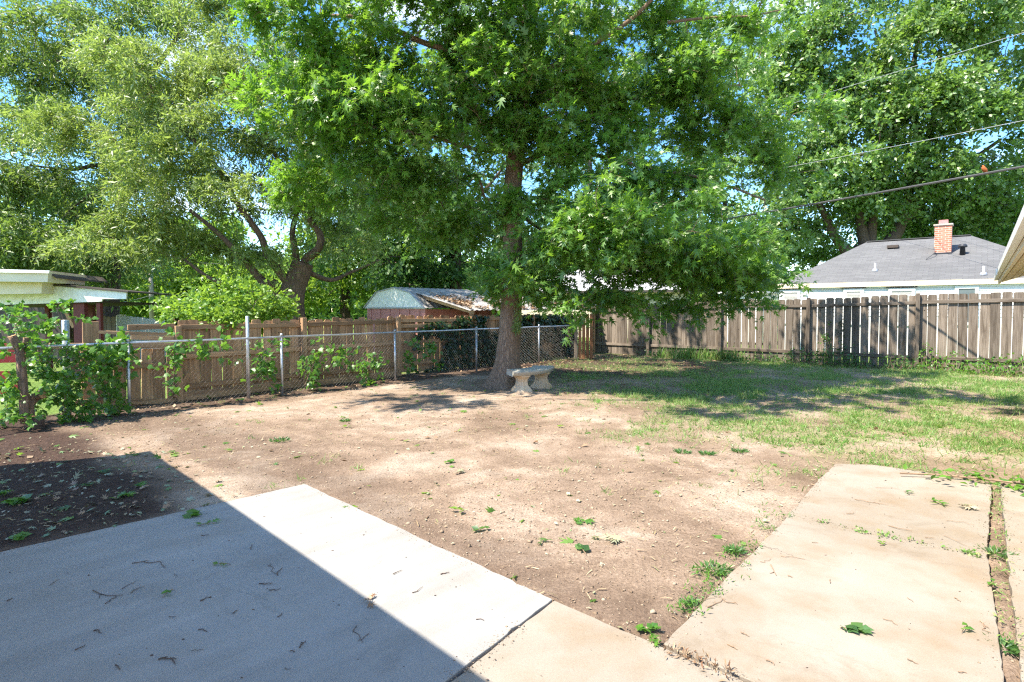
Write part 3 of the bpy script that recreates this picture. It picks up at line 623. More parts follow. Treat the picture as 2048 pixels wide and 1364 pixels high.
# extra rail beside the ivy, kick boards, and the broken bay with loose boards
for ua, ub, z, w in ((797, 942, 1.16, 0.09), (360, 600, 0.06, 0.15), (612, 790, 0.03, 0.13)):
    a, b = WF0 + VA * tset(WF0, VA, ua) + VB * 0.05, WF0 + VA * tset(WF0, VA, ub) + VB * 0.05
    board_obj('board', (a.x, a.y, z), (b.x, b.y, z + 0.01), 0.03, w, M['fence_tan'], lf)
for ua, ub, va, vb, w in ((98, 350, 692, 691, 0.085), (196, 349, 664, 669, 0.05), (255, 350, 655, 652, 0.085), (262, 348, 674, 677, 0.075), (140, 352, 733, 731, 0.085), (150, 352, 805, 802, 0.09)):
    pa, pb = WF0 + VA * tset(WF0, VA, ua) + VB * 0.04, WF0 + VA * tset(WF0, VA, ub) + VB * 0.04
    board_obj('board', P(ua, va, pa.y), P(ub, vb, pb.y), 0.035, w, M['fence_tan'], lf)
pa = WF0 + VA * tset(WF0, VA, 180); z1 = P(180, 643, pa.y).z
board_obj('board', (pa.x, pa.y, 0.4), (pa.x + 0.01, pa.y, z1), 0.03, 0.21, M['fence_tan'], lf, up=VA)
for ua, ub, va, vb in ((378, 352, 745, 795),):
    pa, pb = WF0 + VA * tset(WF0, VA, ua) + VB * 0.16, WF0 + VA * tset(WF0, VA, ub) + VB * 0.16
    board_obj('brace', P(ua, va, pa.y), P(ub, vb, pb.y), 0.03, 0.08, M['fence_tan'], lf)

# ------------------------------------------------------------------ chain-link fence
cf = thing('chain_link_fence', 'galvanised chain-link fence with a top rail in front of the plank fence', 'fence')
cl_t = [tset(CL0, VA, u) for u in (255, 563, 790, 953, 1078)]
cl_t = [cl_t[0] - 2.75] + cl_t
t_last = tset(CL0, VA, 1152)
CH = 1.06
for tt in cl_t:
    p = CL0 + VA * tt; mb = MB(); mb.tube([(p.x, p.y, -0.15), (p.x + rn.uniform(-.01, .01), p.y, CH + 0.02)], 0.024, 12)
    post = mb.build('post', M['galv'], cf, True)
    mb = MB(); mb.tube([(p.x, p.y, CH + 0.021), (p.x, p.y, CH + 0.05), (p.x, p.y, CH + 0.066)], [0.029, 0.028, 0.012], 10); mb.build('cap', M['galv'], post, True)
ts = [cl_t[0]] + cl_t[1:] + [t_last]
pts = []
for a, b in zip(ts[:-1], ts[1:]):
    for f in (0, .5): q = CL0 + VA * (a + (b - a) * f); pts.append((q.x, q.y, CH + (-0.006 if f else 0.0)))
q = CL0 + VA * t_last; pts.append((q.x, q.y, CH))
mb = MB(); mb.tube(pts, 0.0195, 10); mb.build('top_rail', M['galv'], cf, True)
# the wire fabric: two families of bent wires
wv, wf_ = [], []
def wire_net(tA, tB, z0, z1, cell, r, off):
    n = int((tB - tA) / cell) + 1; H = z1 - z0
    mb_ = MB()
    step = cell / 2; rows = int(H / step)
    for i_ in range(n + 1):
        # each wire zigzags upward between two neighbouring columns, as woven fabric does
        ptsw = []
        for k in range(rows + 1):
            tt = tA + i_ * cell + (cell * 0.5 if k % 2 else -0.0)
            s = 0.0025 if k % 2 else -0.0025
            bow = 0.02 * math.sin(tt * 2.1) * math.sin(math.pi * k / rows)
            q_ = CL0 + VA * tt + VB * (off + s + bow); ptsw.append((q_.x, q_.y, z0 + k * step))
        mb_.tube(ptsw, r, 3, False)
        ptsw = []
        for k in range(rows + 1):
            tt = tA + i_ * cell - (cell * 0.5 if k % 2 else 0.0)
            s = 0.0025 if k % 2 else -0.0025
            bow = 0.02 * math.sin(tt * 2.1) * math.sin(math.pi * k / rows)
            q_ = CL0 + VA * tt + VB * (off - s + bow); ptsw.append((q_.x, q_.y, z0 + k * step))
        mb_.tube(ptsw, r, 3, False)
    return mb_
o = wire_net(cl_t[0], t_last, 0.02, CH - 0.02, 0.078, 0.0014, -0.027).build('wire_mesh', M['wire'], cf); o['kind'] = 'stuff'
# taller loose steel posts standing between the fences
def steel_post(u, v0, v1, Y, r, label):
    b_, t_ = P(u, v1, Y), P(u, v0, Y)
    mb_ = MB(); mb_.tube([(b_.x, b_.y, -0.1), (b_.x, b_.y, t_.z - 0.004), (b_.x, b_.y, t_.z)], [r, r, r * .8], 12)
    tag(mb_.build('steel_post', M['galv'], None, True), label, 'post')
pp = CL0 + VA * tset(CL0, VA, 497) - VB * 0.12
steel_post(497, 632, 780, pp.y, 0.03, 'tall galvanised steel post rising above the chain-link top rail')
pp = CL0 + VA * tset(CL0, VA, 135) - VB * 0.5
steel_post(135, 640, 800, pp.y, 0.045, 'thick grey steel post standing in the leafy shrub')

# ------------------------------------------------------------------ right wooden fence (grey)
rf = thing('wooden_fence', 'grey dog-eared plank fence across the far side of the yard', 'fence')
AZ_R = math.atan2(RFD.y, RFD.x)
RN_ = Vector((-RFD.y, RFD.x, 0)); RN_ = RN_ if RN_.dot(VA) > 0 else -RN_      # points away from the yard
rp_u = [1298, 1441, 1617, 1835]
rp_t = [tset(RF0, RFD, u) for u in rp_u]; rp_t = [rp_t[0] - 2.45] + rp_t + [rp_t[-1] + 2.45, rp_t[-1] + 4.9]
tops_v = {1298: 608, 1441: 600, 1617: 597, 1835: 588}
ztop = [1.74] + [P(u, tops_v[u], (RF0 + RFD * t_).y).z for u, t_ in zip(rp_u, rp_t[1:5])] + [1.99, 2.0]
gm = [picket_mesh(0.138, 1.0, ear=0.03, seed=40 + i) for i in range(8)]
def tall_picket(h, seed): return picket_mesh(0.138, h, ear=0.03, seed=seed)
pk = {}
t_start = tset(RF0, RFD, 1180)
for k in range(len(rp_t) - 1):
    ta, tb = rp_t[k], rp_t[k + 1]; tight = k < 2
    n = 12; w = (tb - ta) / n
    for i in range(n):
        tt = ta + (i + 0.5) * w
        if tt < t_start: continue
        h = round(ztop[k] * (1 - i / n) + ztop[k + 1] * i / n, 2) + 0.02
        key = (h, rn.randint(0, 2))
        if key not in pk:
            pk[key] = picket_mesh(0.196, h, ear=0.032, seed=hash(key) % 1000); pk[key].materials.append(M['fence_grey'])
        o = bpy.data.objects.new('picket', pk[key]); COL.objects.link(o); o.parent = rf
        p = RF0 + RFD * tt + RN_ * 0.03
        o.location = (p.x, p.y, -0.03 + rn.uniform(-.018, .018)); o.rotation_euler = (rn.uniform(-.01, .01), rn.uniform(-.008, .008), AZ_R + rn.uniform(-.02, .02))
        o.scale = (rn.uniform(1.0, 1.03) if tight else rn.uniform(0.95, 0.995), 1, 1)
for k, tt in enumerate(rp_t):
    if k == 0: continue
    p = RF0 + RFD * tt - RN_ * 0.06
    o = board_obj('post', (p.x, p.y, -0.2), (p.x, p.y, ztop[k] + 0.02), 0.09, 0.09, M['fence_grey'], rf, up=RFD)
for k in range(len(rp_t) - 1):
    ta, tb = max(rp_t[k], t_start) + 0.047, rp_t[k + 1] - 0.047
    for fz, hh in ((lambda kk: ztop[kk] - 0.21, 0.088), (lambda kk: 0.34, 0.088)):
        a, b = RF0 + RFD * ta - RN_ * 0.0, RF0 + RFD * tb - RN_ * 0.0
        board_obj('rail', (a.x, a.y, fz(k)), (b.x, b.y, fz(k + 1) + rn.uniform(-.015, .015)), 0.038, hh, M['fence_grey'], rf)
# pale corner post and three newer reddish boards that close the gap beside the chain-link fence
cg = thing('fence_return', 'short run of reddish new boards beside a pale post in the corner', 'fence')
pe = CL0 + VA * t_last; Yc = pe.y
board_obj('post', (P(1152, 700, Yc).x, Yc, -0.1), (P(1152, 700, Yc).x, Yc, P(1152, 630, Yc).z), 0.09, 0.07, M['post_pale'], cg, up=(0, 1, 0))
for k in range(4):
    x = P(1160 + 7.6 * k, 700, Yc).x
    board_obj('board', (x, Yc + 0.03, -0.05), (x, Yc + 0.03, P(1152, 628, Yc).z + 0.01 * (k % 2)), 0.10, 0.02, M['fence_new'], cg, up=(0, 1, 0))

# ------------------------------------------------------------------ neighbour's white house with grey hip roof
def quad_uv(me_, eu, ev):
    uv = me_.uv_layers.new(name='UVMap'); eu, ev = Vector(eu), Vector(ev)
    for lp in me_.loops:
        c = me_.vertices[lp.vertex_index].co; uv.data[lp.index].uv = (c.dot(eu), c.dot(ev))
def sheet(name, pts, mat, parent, eu, ev, th=0.0):
    pts = [Vector(p) for p in pts]; n = len(pts)
    nn = (pts[1] - pts[0]).cross(pts[2] - pts[0]).normalized(); nn = nn if nn.z >= 0 else -nn
    mb_ = MB(); mb_.add([p for p in pts] + [p - nn * max(th, 0.02) for p in pts], [tuple(range(n)), tuple(reversed(range(n, 2 * n)))] + [(i_, (i_ + 1) % n, n + (i_ + 1) % n, n + i_) for i_ in range(n)])
    me_ = mb_.mesh(name); quad_uv(me_, eu, ev); return link(name, me_, mat, parent)
HB = RFD.copy(); HA = Vector((-HB.y, HB.x, 0)); HA = HA if HA.dot(VA) > 0 else -HA
HW = RF0 + HA * 4.75                                   # a point of the front wall line
tL, tR = tset(HW, HB, 1562), tset(HW, HB, 1562) + 13.0
house = thing('white_house', 'single-storey white house with grey hip roof behind the grey fence', 'house')
def H(t_, a_, z_): q_ = HW + HB * t_ + HA * a_; return Vector((q_.x, q_.y, z_))
EZ = 2.50
mb = MB(); mb.prism([H(tL, 0, 0), H(tR, 0, 0), H(tR, 8.4, 0), H(tL, 8.4, 0)], -0.1, EZ); mb.build('wall', M['siding'], house)
# lap siding boards on the front
z = 1.35
while z < EZ - 0.05:
    a, b = H(tL - 0.005, -0.008, z), H(tR, -0.008, z)
    mb = MB(); mb.add([a, b, b + Vector((0, 0, .112)) + HA * .006, a + Vector((0, 0, .112)) + HA * .006, a - HA * 0.012, b - HA * 0.012], [(4, 5, 2, 3), (0, 4, 3), (1, 2, 5), (0, 1, 5, 4)])
    mb.build('siding_board', M['siding'], house); z += 0.115
OV = 0.10
ridge_z = 4.28; r0, r1 = tset(HW + HA * 4.2, HB, 1730), tset(HW + HA * 4.2, HB, 1936)
eL, eR = tL - OV, r1 + (r0 - tL) + OV + 0.6
A0, A1, A2, A3 = H(eL, -OV, EZ), H(eR, -OV, EZ), H(eR, 8.8, EZ), H(eL, 8.8, EZ)
R0, R1 = H(r0, 4.2, ridge_z), H(r1, 4.2, ridge_z)
sl_ = (R0 - A0); ev_front = (HA * 4.58 + Vector((0, 0, ridge_z - EZ))).normalized()
roof = sheet('roof', [A0, A1, R1, R0], M['shingle'], house, HB, ev_front, 0.05)
ev_l = (HB * (r0 - eL) + Vector((0, 0, ridge_z - EZ))).normalized()
sheet('roof_slope', [A3, A0, R0], M['shingle'], roof, HA, ev_l, 0.05)
ev_r = (-HB * (eR - r1) + Vector((0, 0, ridge_z - EZ))).normalized()
sheet('roof_slope', [A1, A2, R1], M['shingle'], roof, HA, ev_r, 0.05)
sheet('roof_slope', [A2, A3, R0, R1], M['shingle'], roof, HB, ev_front, 0.05)
mb = MB(); cap = [R0 + Vector((0, 0, .012)), R1 + Vector((0, 0, .012))]; mb.beam(cap[0], cap[1], 0.22, 0.03); mb.build('ridge_cap', M['shingle'], roof)
mb = MB(); mb.beam(A0 + Vector((0, 0, -0.085)), A1 + Vector((0, 0, -0.085)), 0.03, 0.16); mb.build('fascia', M['cream_paint'], house)
mb = MB(); mb.beam(A3 + Vector((0, 0, -0.085)), A0 + Vector((0, 0, -0.085)), 0.03, 0.16); mb.build('fascia', M['cream_paint'], house)
mb = MB(); mb.prism([H(eL + .03, -OV + .03, 0), H(eR - .03, -OV + .03, 0), H(eR - .03, 0.02, 0), H(eL + .03, 0.02, 0)], EZ - 0.17, EZ - 0.15); mb.build('soffit', M['white_paint'], house)
def hwin(u0, u1, vtop, lab, mat):
    ta, tb = tset(HW, HB, u0), tset(HW, HB, u1); Yw = (HW + HB * ((ta + tb) / 2)).y; zt_ = P((u0 + u1) / 2, vtop, Yw).z
    w = MB(); z0_ = zt_ - 1.05
    for (x0, x1, zz0, zz1) in ((ta - .09, ta, z0_, zt_ + .09), (tb, tb + .09, z0_, zt_ + .09), (ta, tb, zt_, zt_ + .09), (ta - .09, tb + .09, z0_ - .09, z0_)):
        w.prism([H(x0, -0.055, 0), H(x1, -0.055, 0), H(x1, 0.0, 0), H(x0, 0.0, 0)], zz0, zz1)
    f = w.build('window', M['white_paint'], house); f['label'] = lab
    g = MB(); g.prism([H(ta, -0.028, 0), H(tb, -0.028, 0), H(tb, -0.02, 0), H(ta, -0.02, 0)], z0_, zt_); g.build('pane', mat, f)
    g = MB(); g.prism([H(ta - .16, -0.085, 0), H(tb + .16, -0.085, 0), H(tb + .16, -0.002, 0), H(ta - .16, -0.002, 0)], zt_ + .115, zt_ + .135); g.build('drip_cap', M['dark_roof'], f)
    g = MB(); nsl = 14
    for k in range(nsl): g.box((0, 0, 0), (0, 0, 0)) if False else g.prism([H(ta + .02, -0.036, 0), H(tb - .02, -0.036, 0), H(tb - .02, -0.029, 0), H(ta + .02, -0.029, 0)], zt_ - 0.04 - k * .045, zt_ - 0.012 - k * .045)
    if mat is M['blind'] or mat is M['glass'] and lab.startswith('small'): g.build('blind', M['blind'], f)
hwin(1563, 1594, 585, 'window with pale blind nearest the house corner', M['blind'])
hwin(1692, 1720, 583, 'small window with closed grey blind', M['blind'])
hwin(1782, 1822, 582, 'wide window with closed grey blind', M['blind'])
hwin(1915, 1948, 577, 'dark glass window without blind', M['glass'])
# corner board
mb = MB(); mb.prism([H(tL - .01, -.03, 0), H(tL + .10, -.03, 0), H(tL + .10, 0.0, 0), H(tL - .01, 0.0, 0)], 0, EZ - .17); mb.build('corner_board', M['white_paint'], house)
# flood light under the eave
tf_ = tset(HW, HB, 1611); q = H(tf_, -0.05, 2.18); mb = MB(); mb.tube([q, q - HA * .1 + Vector((0, 0, -.03)), q - HA * .2 + Vector((0, 0, -.12))], [.03, .03, .06], 8); mb.build('flood_light', M['white_paint'], house)
# roof fittings: point of the front slope at pixel u,v
def on_roof(u, v):
    nn = (A1 - A0).cross(R0 - A0).normalized(); d = ray(u, v); o_ = Vector((0, 0, CAMH)); tt = (A0 - o_).dot(nn) / d.dot(nn); return o_ + d * tt
cb = on_roof(1885, 508)
mb = MB(); hwid = 0.24
def bxs(c, wa, wb, z0_, z1_): return [c - HB * wb - HA * wa, c + HB * wb - HA * wa, c + HB * wb + HA * wa, c - HB * wb + HA * wa], z0_, z1_
c2 = cb + HA * hwid
poly, z0_, z1_ = bxs(c2, hwid, hwid, cb.z - 0.35, P(1885, 452, c2.y).z); mb.prism(poly, z0_, z1_)
me_ = mb.mesh('chimney'); uvl = me_.uv_layers.new(name='UVMap')
for pl in me_.polygons:
    for li in pl.loop_indices:
        c = me_.vertices[me_.loops[li].vertex_index].co; uvl.data[li].uv = (c.dot(HB) if abs(pl.normal.dot(HA)) > 0.5 else c.dot(HA), c.z)
ch = link('chimney', me_, M['brick'], house)
mb = MB(); mb.prism(*bxs(c2, hwid + .035, hwid + .035, z1_, z1_ + 0.05)); mb.build('cap', M['bench_top'], ch)
mb = MB(); mb.prism(*bxs(c2, hwid * .55, hwid * .55, z1_ + 0.05, z1_ + 0.20)); me2 = mb.mesh('flue'); link('flue', me2, M['pink_paint'], ch)
mb = MB(); mb.prism(*bxs(c2, hwid + .02, hwid + .02, cb.z - 0.25, cb.z + 0.05)); mb.build('flashing', M['black_metal'], ch)
q = on_roof(1852, 520); mb = MB(); mb.tube(curve_pts([cb - HB * .25 + Vector((0, 0, .25)), (cb + q) / 2 + Vector((0, 0, .15)), q + Vector((0, 0, .02))]), .012, 5); mb.build('cable', M['cable'], house)
for u, v, rr, hh in ((1750, 542, .035, .28), (1967, 549, .035, .26)):
    q = on_roof(u, v); mb = MB(); mb.tube([q - Vector((0, 0, .05)), q + Vector((0, 0, .07)), q + Vector((0, 0, .08)), q + Vector((0, 0, hh))], [.12, .07, rr, rr], 12); mb.build('vent_pipe', M['lead'], house, True)
q = on_roof(1925, 509); mb = MB(); mb.tube([q - Vector((0, 0, .08)), q + Vector((0, 0, .24)), q + Vector((0, 0, .245)), q + Vector((0, 0, .30)), q + Vector((0, 0, .36))], [.09, .07, .13, .13, .09], 12); mb.build('vent_stack', M['black_metal'], house, True)
q = on_roof(1786, 496); mb = MB(); mb.beam(q - HB * .18 + Vector((0, 0, .05)), q + HB * .18 + Vector((0, 0, .05)), 0.3, 0.10); mb.build('roof_vent', M['dark_roof'], house)

# low white outbuilding left of the white house
ob = thing('outbuilding', 'low white flat-roofed outbuilding left of the white house', 'shed')
q = P(1500, 590, 25.5); mb = MB(); mb.box((q.x + 0.6, q.y + 1.4, 1.2), (1.8, 2.4, 2.2), AZ_R); mb.build('wall', M['white_paint'], ob)
mb = MB(); mb.box((q.x + 0.6, q.y + 1.4, 2.34), (2.1, 2.7, 0.08), AZ_R); mb.build('roof', M['old_white'], ob)

# cream house far behind, through the leaves
fh = thing('cream_house', 'cream house with a pale shingle roof seen through the oak leaves', 'house')
q = P(1035, 600, 34.0); q2 = P(1362, 600, 31.0)
dx = (q2 - q); dx.z = 0; Lh = dx.length; dx.normalize(); dn = Vector((-dx.y, dx.x, 0))
def Fh(s, d_, z_): return Vector((q.x, q.y, 0)) + dx * s + dn * d_ + Vector((0, 0, z_))
mb = MB(); mb.prism([Fh(0, 0, 0), Fh(Lh, 0, 0), Fh(Lh, 7, 0), Fh(0, 7, 0)], -0.1, 2.62); mb.build('wall', M['cream_siding'], fh)
ev_ = (dn * 3.9 + Vector((0, 0, 1.5))).normalized()
sheet('roof', [Fh(-.4, -.4, 2.62), Fh(Lh + .4, -.4, 2.62), Fh(Lh - 3, 3.5, 4.1), Fh(3, 3.5, 4.1)], M['shingle_light'], fh, dx, ev_, .08)
sheet('roof_slope', [Fh(-.4, 7.4, 2.62), Fh(-.4, -.4, 2.62), Fh(3, 3.5, 4.1)], M['shingle_light'], fh, dn, ev_, .08)
sheet('roof_slope', [Fh(Lh + .4, -.4, 2.62), Fh(Lh + .4, 7.4, 2.62), Fh(Lh - 3, 3.5, 4.1)], M['shingle_light'], fh, dn, ev_, .08)
mb = MB(); mb.beam(Fh(-.4, -.42, 2.56), Fh(Lh + .4, -.42, 2.56), .03, .14); mb.build('fascia', M['dark_roof'], fh)

# ------------------------------------------------------------------ garden shed with gambrel gable and lean-to
sh = thing('garden_shed', 'old metal shed with white gambrel gable and leaf-strewn roof behind the fence', 'shed')
SK = P(850, 618, 16.3); SK = Vector((SK.x, SK.y, 0)); SW = 2.62
def Sd(b_, a_, z_): return SK + VB * b_ + VA * a_ + Vector((0, 0, z_))
gz_ = lambda u, v, b_: P(u, v, Sd(b_, 0, 0).y).z
prof = [(-SW - .08, gz_(729, 616, -SW)), (-SW * .80, gz_(752, 585, -SW * .8)), (-SW * .5, gz_(788, 576, -SW * .5)), (-SW * .22, gz_(822, 586, -SW * .22)), (.06, gz_(850, 618, 0))]
wz = prof[0][1]
for i in range(12):
    b0 = -SW + SW * i / 12; mb = MB(); mb.prism([Sd(b0 + .012, 0.0 + (0.012 if i % 2 else 0), 0), Sd(b0 + SW / 12 - .004, 0.0 + (0.012 if i % 2 else 0), 0), Sd(b0 + SW / 12 - .004, .05, 0), Sd(b0 + .012, .05, 0)], 0, wz - .02); mb.build('wall_panel', M['pink_paint'], sh)
mb = MB(); mb.prism([Sd(-SW, .05, 0), Sd(0, .05, 0), Sd(0, 3.2, 0), Sd(-SW, 3.2, 0)], 0, wz - .04); mb.build('wall', M['pink_paint'], sh)
mb = MB(); vsb = [Sd(b_, -.03, z_) for b_, z_ in prof] + [Sd(b_, .02, z_) for b_, z_ in prof]; n = len(prof)
mb.add(vsb, [tuple(range(n)), tuple(reversed(range(n, 2 * n)))] + [(i, n + i, n + (i + 1) % n, (i + 1) % n) for i in range(n)]); mb.build('gable', M['old_white'], sh)
mb = MB()
for i in range(n - 1): mb.beam(Sd(prof[i][0], -.05, prof[i][1] + .012), Sd(prof[i + 1][0], -.05, prof[i + 1][1] + .012), .05, .03)
mb.build('trim', M['lead'], sh)
mb = MB(); mb.beam(Sd(-SW - .03, -.045, wz), Sd(.03, -.045, wz), .03, .04); mb.build('trim', M['lead'], sh)
tin = plain('weathered_tin_roof', (0.30, 0.285, 0.265), 0.65, 0.25, 0.5, 5, 0.2)
def corr(name, pa_, pb_, pc_, pd_, nrib, mat, parent, amp=.018):
    """ribbed sheet: pa->pb is the upper edge, pd->pc the lower edge"""
    mb_ = MB(); nn = (pb_ - pa_).cross(pd_ - pa_).normalized(); nn = nn if nn.z > 0 else -nn; top, bot = [], []
    for i_ in range(nrib * 4 + 1):
        f = i_ / (nrib * 4); h = amp if i_ % 4 in (1, 2) else 0.0
        ff = f
        top.append(pa_.lerp(pb_, ff) + nn * h); bot.append(pd_.lerp(pc_, ff) + nn * h)
    k = len(top); mb_.add(top + bot, [(i_, i_ + 1, k + i_ + 1, k + i_) for i_ in range(k - 1)]); return mb_.build(name, mat, parent)
for i in range(n - 1):
    for s_ in range(3):
        a0_, a1_ = -.06 + 1.1 * s_, -.06 + 1.1 * (s_ + 1) + .03
        hi, lo = (prof[i + 1], prof[i]) if i < 2 else (prof[i], prof[i + 1])
        corr('roof_sheet', Sd(hi[0], a0_, hi[1] + .02 + .003 * s_), Sd(hi[0], a1_, hi[1] + .02 + .003 * s_), Sd(lo[0], a1_, lo[1] + .02 + .003 * s_), Sd(lo[0], a0_, lo[1] + .02 + .003 * s_), 5, tin, sh)
lt = thing('lean_to', 'long low lean-to roof of ribbed tin sheets beside the shed', 'lean-to')
LE = WF0 + VA * tset(WF0, VA, 906); l_b = (LE - SK).dot(VB) + 0.12; l_a = (LE - SK).dot(VA)
hi_z, lo_z = prof[3][1] - 0.02, 1.53
for s_ in range(7):
    a0_, a1_ = .15 + .98 * s_, .15 + .98 * (s_ + 1) + .04
    corr('roof_sheet', Sd(-SW * .22 + .0, a0_, hi_z + .035 + .004 * (s_ % 2)), Sd(-SW * .22, a1_, hi_z + .035 + .004 * (s_ % 2)), Sd(l_b, a1_ + .05 * (s_ % 3), lo_z + .004 * (s_ % 2) + rn.uniform(-.012, .012)), Sd(l_b, a0_, lo_z + .004 * (s_ % 2)), 5, tin, lt)
for a_ in (.3, 2.4, 4.6, 6.8):
    mb = MB(); mb.beam(Sd(l_b - .08, a_, -.1), Sd(l_b - .08, a_, lo_z - .05), .09, .09, up=VA); mb.build('post', M['fence_tan'], lt)
    mb = MB(); mb.beam(Sd(-SW * .22, a_, hi_z - .05), Sd(l_b, a_, lo_z - .05), .05, .09); mb.build('rafter', M['fence_tan'], lt)
# leaf litter lying on the lean-to roof
N = 7000; fa, fb = RNG.uniform(.3, 7, N), RNG.beta(2.6, 1.3, N)
base_ = np.array([list(Sd(-SW * .22, 0, hi_z + .05))]); va_, vb_ = np.array(list(VA)), np.array(list(VB))
pos = base_ + fa[:, None] * va_ + (fb * (l_b + SW * .22))[:, None] * vb_; pos[:, 2] -= fb * (hi_z - lo_z) - RNG.uniform(0, .03, N)
k = vnoise(fa, fb * 2, 1.6, 3, 3) > 0.42
o = leaf_cloud('leaf_litter', pos[k], unit(RNG.normal(size=(k.sum(), 3)) * [1, 1, .3]), leaf_normals(k.sum(), 1, .5), RNG.uniform(.05, .12, k.sum()), 'oval', M['litter']); tag(o, 'brown dead leaves lying on the lean-to roof', 'leaf litter', kind='stuff')

# ------------------------------------------------------------------ neighbour's carport at the left edge
cpn = thing('carport', 'low open carport with white beam and dark red posts at the left edge', 'carport')
YC = 13.0
def CPt(u, v, Y=YC): return P(u, v, Y)
def slab_px(name, uv, Y, depth, mat, parent):
    f = [P(u, v, Y) for u, v in uv]; b_ = [p + Vector((-.25 * depth, depth, 0)) for p in f]; n_ = len(f)
    mb_ = MB(); mb_.add(f + b_, [tuple(range(n_)), tuple(reversed(range(n_, 2 * n_)))] + [(i_, n_ + i_, n_ + (i_ + 1) % n_, (i_ + 1) % n_) for i_ in range(n_)]); return mb_.build(name, mat, parent)
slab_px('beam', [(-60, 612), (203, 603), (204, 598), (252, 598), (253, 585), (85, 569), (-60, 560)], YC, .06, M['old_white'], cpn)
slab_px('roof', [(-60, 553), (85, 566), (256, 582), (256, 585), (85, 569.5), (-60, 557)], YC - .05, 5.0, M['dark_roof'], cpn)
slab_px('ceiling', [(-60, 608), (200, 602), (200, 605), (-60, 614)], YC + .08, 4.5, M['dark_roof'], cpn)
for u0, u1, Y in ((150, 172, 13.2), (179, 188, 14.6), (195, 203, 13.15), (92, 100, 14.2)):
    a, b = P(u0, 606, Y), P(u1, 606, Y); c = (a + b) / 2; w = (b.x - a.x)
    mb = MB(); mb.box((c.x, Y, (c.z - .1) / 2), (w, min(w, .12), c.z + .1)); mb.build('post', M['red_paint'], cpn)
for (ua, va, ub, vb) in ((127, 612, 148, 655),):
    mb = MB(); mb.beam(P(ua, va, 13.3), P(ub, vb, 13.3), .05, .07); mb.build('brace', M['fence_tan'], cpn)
slab_px('interior_shade', [(-90, 700), (140, 690), (140, 602), (-90, 600)], 17.0, .1, M['dark_roof'], cpn)  # dark sheet added to paint the shade inside the carport
hs = thing('neighbour_house', 'cream eave of a house above the carport at the left edge', 'house')
slab_px('fascia', [(-90, 562), (95, 564), (97, 542), (-90, 535)], 12.2, 1.6, M['cream_paint'], hs)
slab_px('gutter', [(-90, 543), (97, 546.5), (99, 541), (-90, 535.5)], 12.14, .05, M['old_white'], hs)
slab_px('wall', [(-90, 590), (83, 587), (84, 564.5), (-90, 563)], 12.5, 1.2, M['cream_paint'], hs)
slab_px('roof', [(-90, 536), (96, 541), (110, 552), (112, 556), (97, 546), (-90, 540)], 12.35, 2.5, M['dark_roof'], hs)
# low red boards below the carport
rb = thing('red_low_wall', 'low bright red boarded wall behind the chain-link at the left edge', 'wall')
for k, (z0_, z1_) in enumerate(((0.0, .24), (.26, .50), (.66, .84), (.86, 1.02))):
    a, b = P(-120, 800, 10.4), P(56, 800, 10.9); mb = MB(); mb.beam(Vector((a.x, a.y, (z0_ + z1_) / 2 - .1)), Vector((b.x, b.y, (z0_ + z1_) / 2 - .1)), .04, z1_ - z0_); mb.build('board', M['bright_red'], rb)
# far fences behind the carport
def far_fence(label, u0, u1, v0a, v0b, Y0, Y1, mat, w, gap, h_below):
    f = thing('picket_fence', label, 'fence'); p0, p1 = P(u0, v0a, Y0), P(u1, v0b, Y1); d_ = p1 - p0; Lf = math.hypot(d_.x, d_.y); n_ = int(Lf / (w + gap)); az = math.atan2(d_.y, d_.x)
    for i_ in range(n_):
        q_ = p0 + d_ * ((i_ + .5) / n_); hh = q_.z + rn.uniform(-.02, .02)
        me3 = picket_mesh(w, hh, ear=w * .3, seed=i_ % 3 + 90); me3.materials.append(mat); o_ = link('picket', me3, None, f); o_.location = (q_.x, q_.y, 0); o_.rotation_euler = (0, 0, az)
    mb_ = MB(); mb_.beam((p0.x, p0.y + .04, p0.z - .25), (p1.x, p1.y + .04, p1.z - .25), .03, .08); mb_.build('rail', mat, f)
far_fence('bright white picket fence seen beyond the broken plank fence', 232, 330, 629, 640, 17.0, 19.5, M['white_paint'], .14, .012, 0)
far_fence('old grey plank fence in the shade behind the carport', 20, 232, 634, 632, 17.5, 17.2, M['fence_grey_far'], .14, .01, 0)

# ------------------------------------------------------------------ garage eave at the right edge
ga_ = thing('garage', 'low garage eave with white fascia and tan board soffit at the right edge', 'garage')
GD = Vector((936, 1150, 0)).normalized(); GBn = Vector((GD.y, -GD.x, 0)); GS = math.tan(R(19))
GC = P(1999, 566, 10.0)
def Gp(a_, b_, dz=0.0): return GC + GD * a_ + GBn * b_ + Vector((0, 0, dz * .62 + b_ * GS))
LG = 9.5
for i in range(26):
    b0 = .03 + i * .105; q0, q1 = Gp(-LG, b0 + .05, .02), Gp(0.0, b0 + .05, .02)
    mb = MB(); mb.beam(q0, q1, .098, .02, up=(Vector((0, 0, 1)) - GBn * GS).normalized()); mb.build('soffit_board', M['tan_paint'], ga_)
mb = MB(); mb.beam(Gp(-LG, -.005, .085), Gp(.02, -.005, .085), .03, .125); mb.build('fascia', M['cream_paint'], ga_)
mb = MB(); mb.beam(Gp(-LG, -.05, .155), Gp(.03, -.05, .155), .05, .068); mb.build('gutter', M['white_paint'], ga_)
mb = MB(); mb.beam(Gp(-2.45, -.08, .155), Gp(-2.3, -.08, .155), .02, .078); mb.build('gutter_joint', M['white_paint'], ga_)
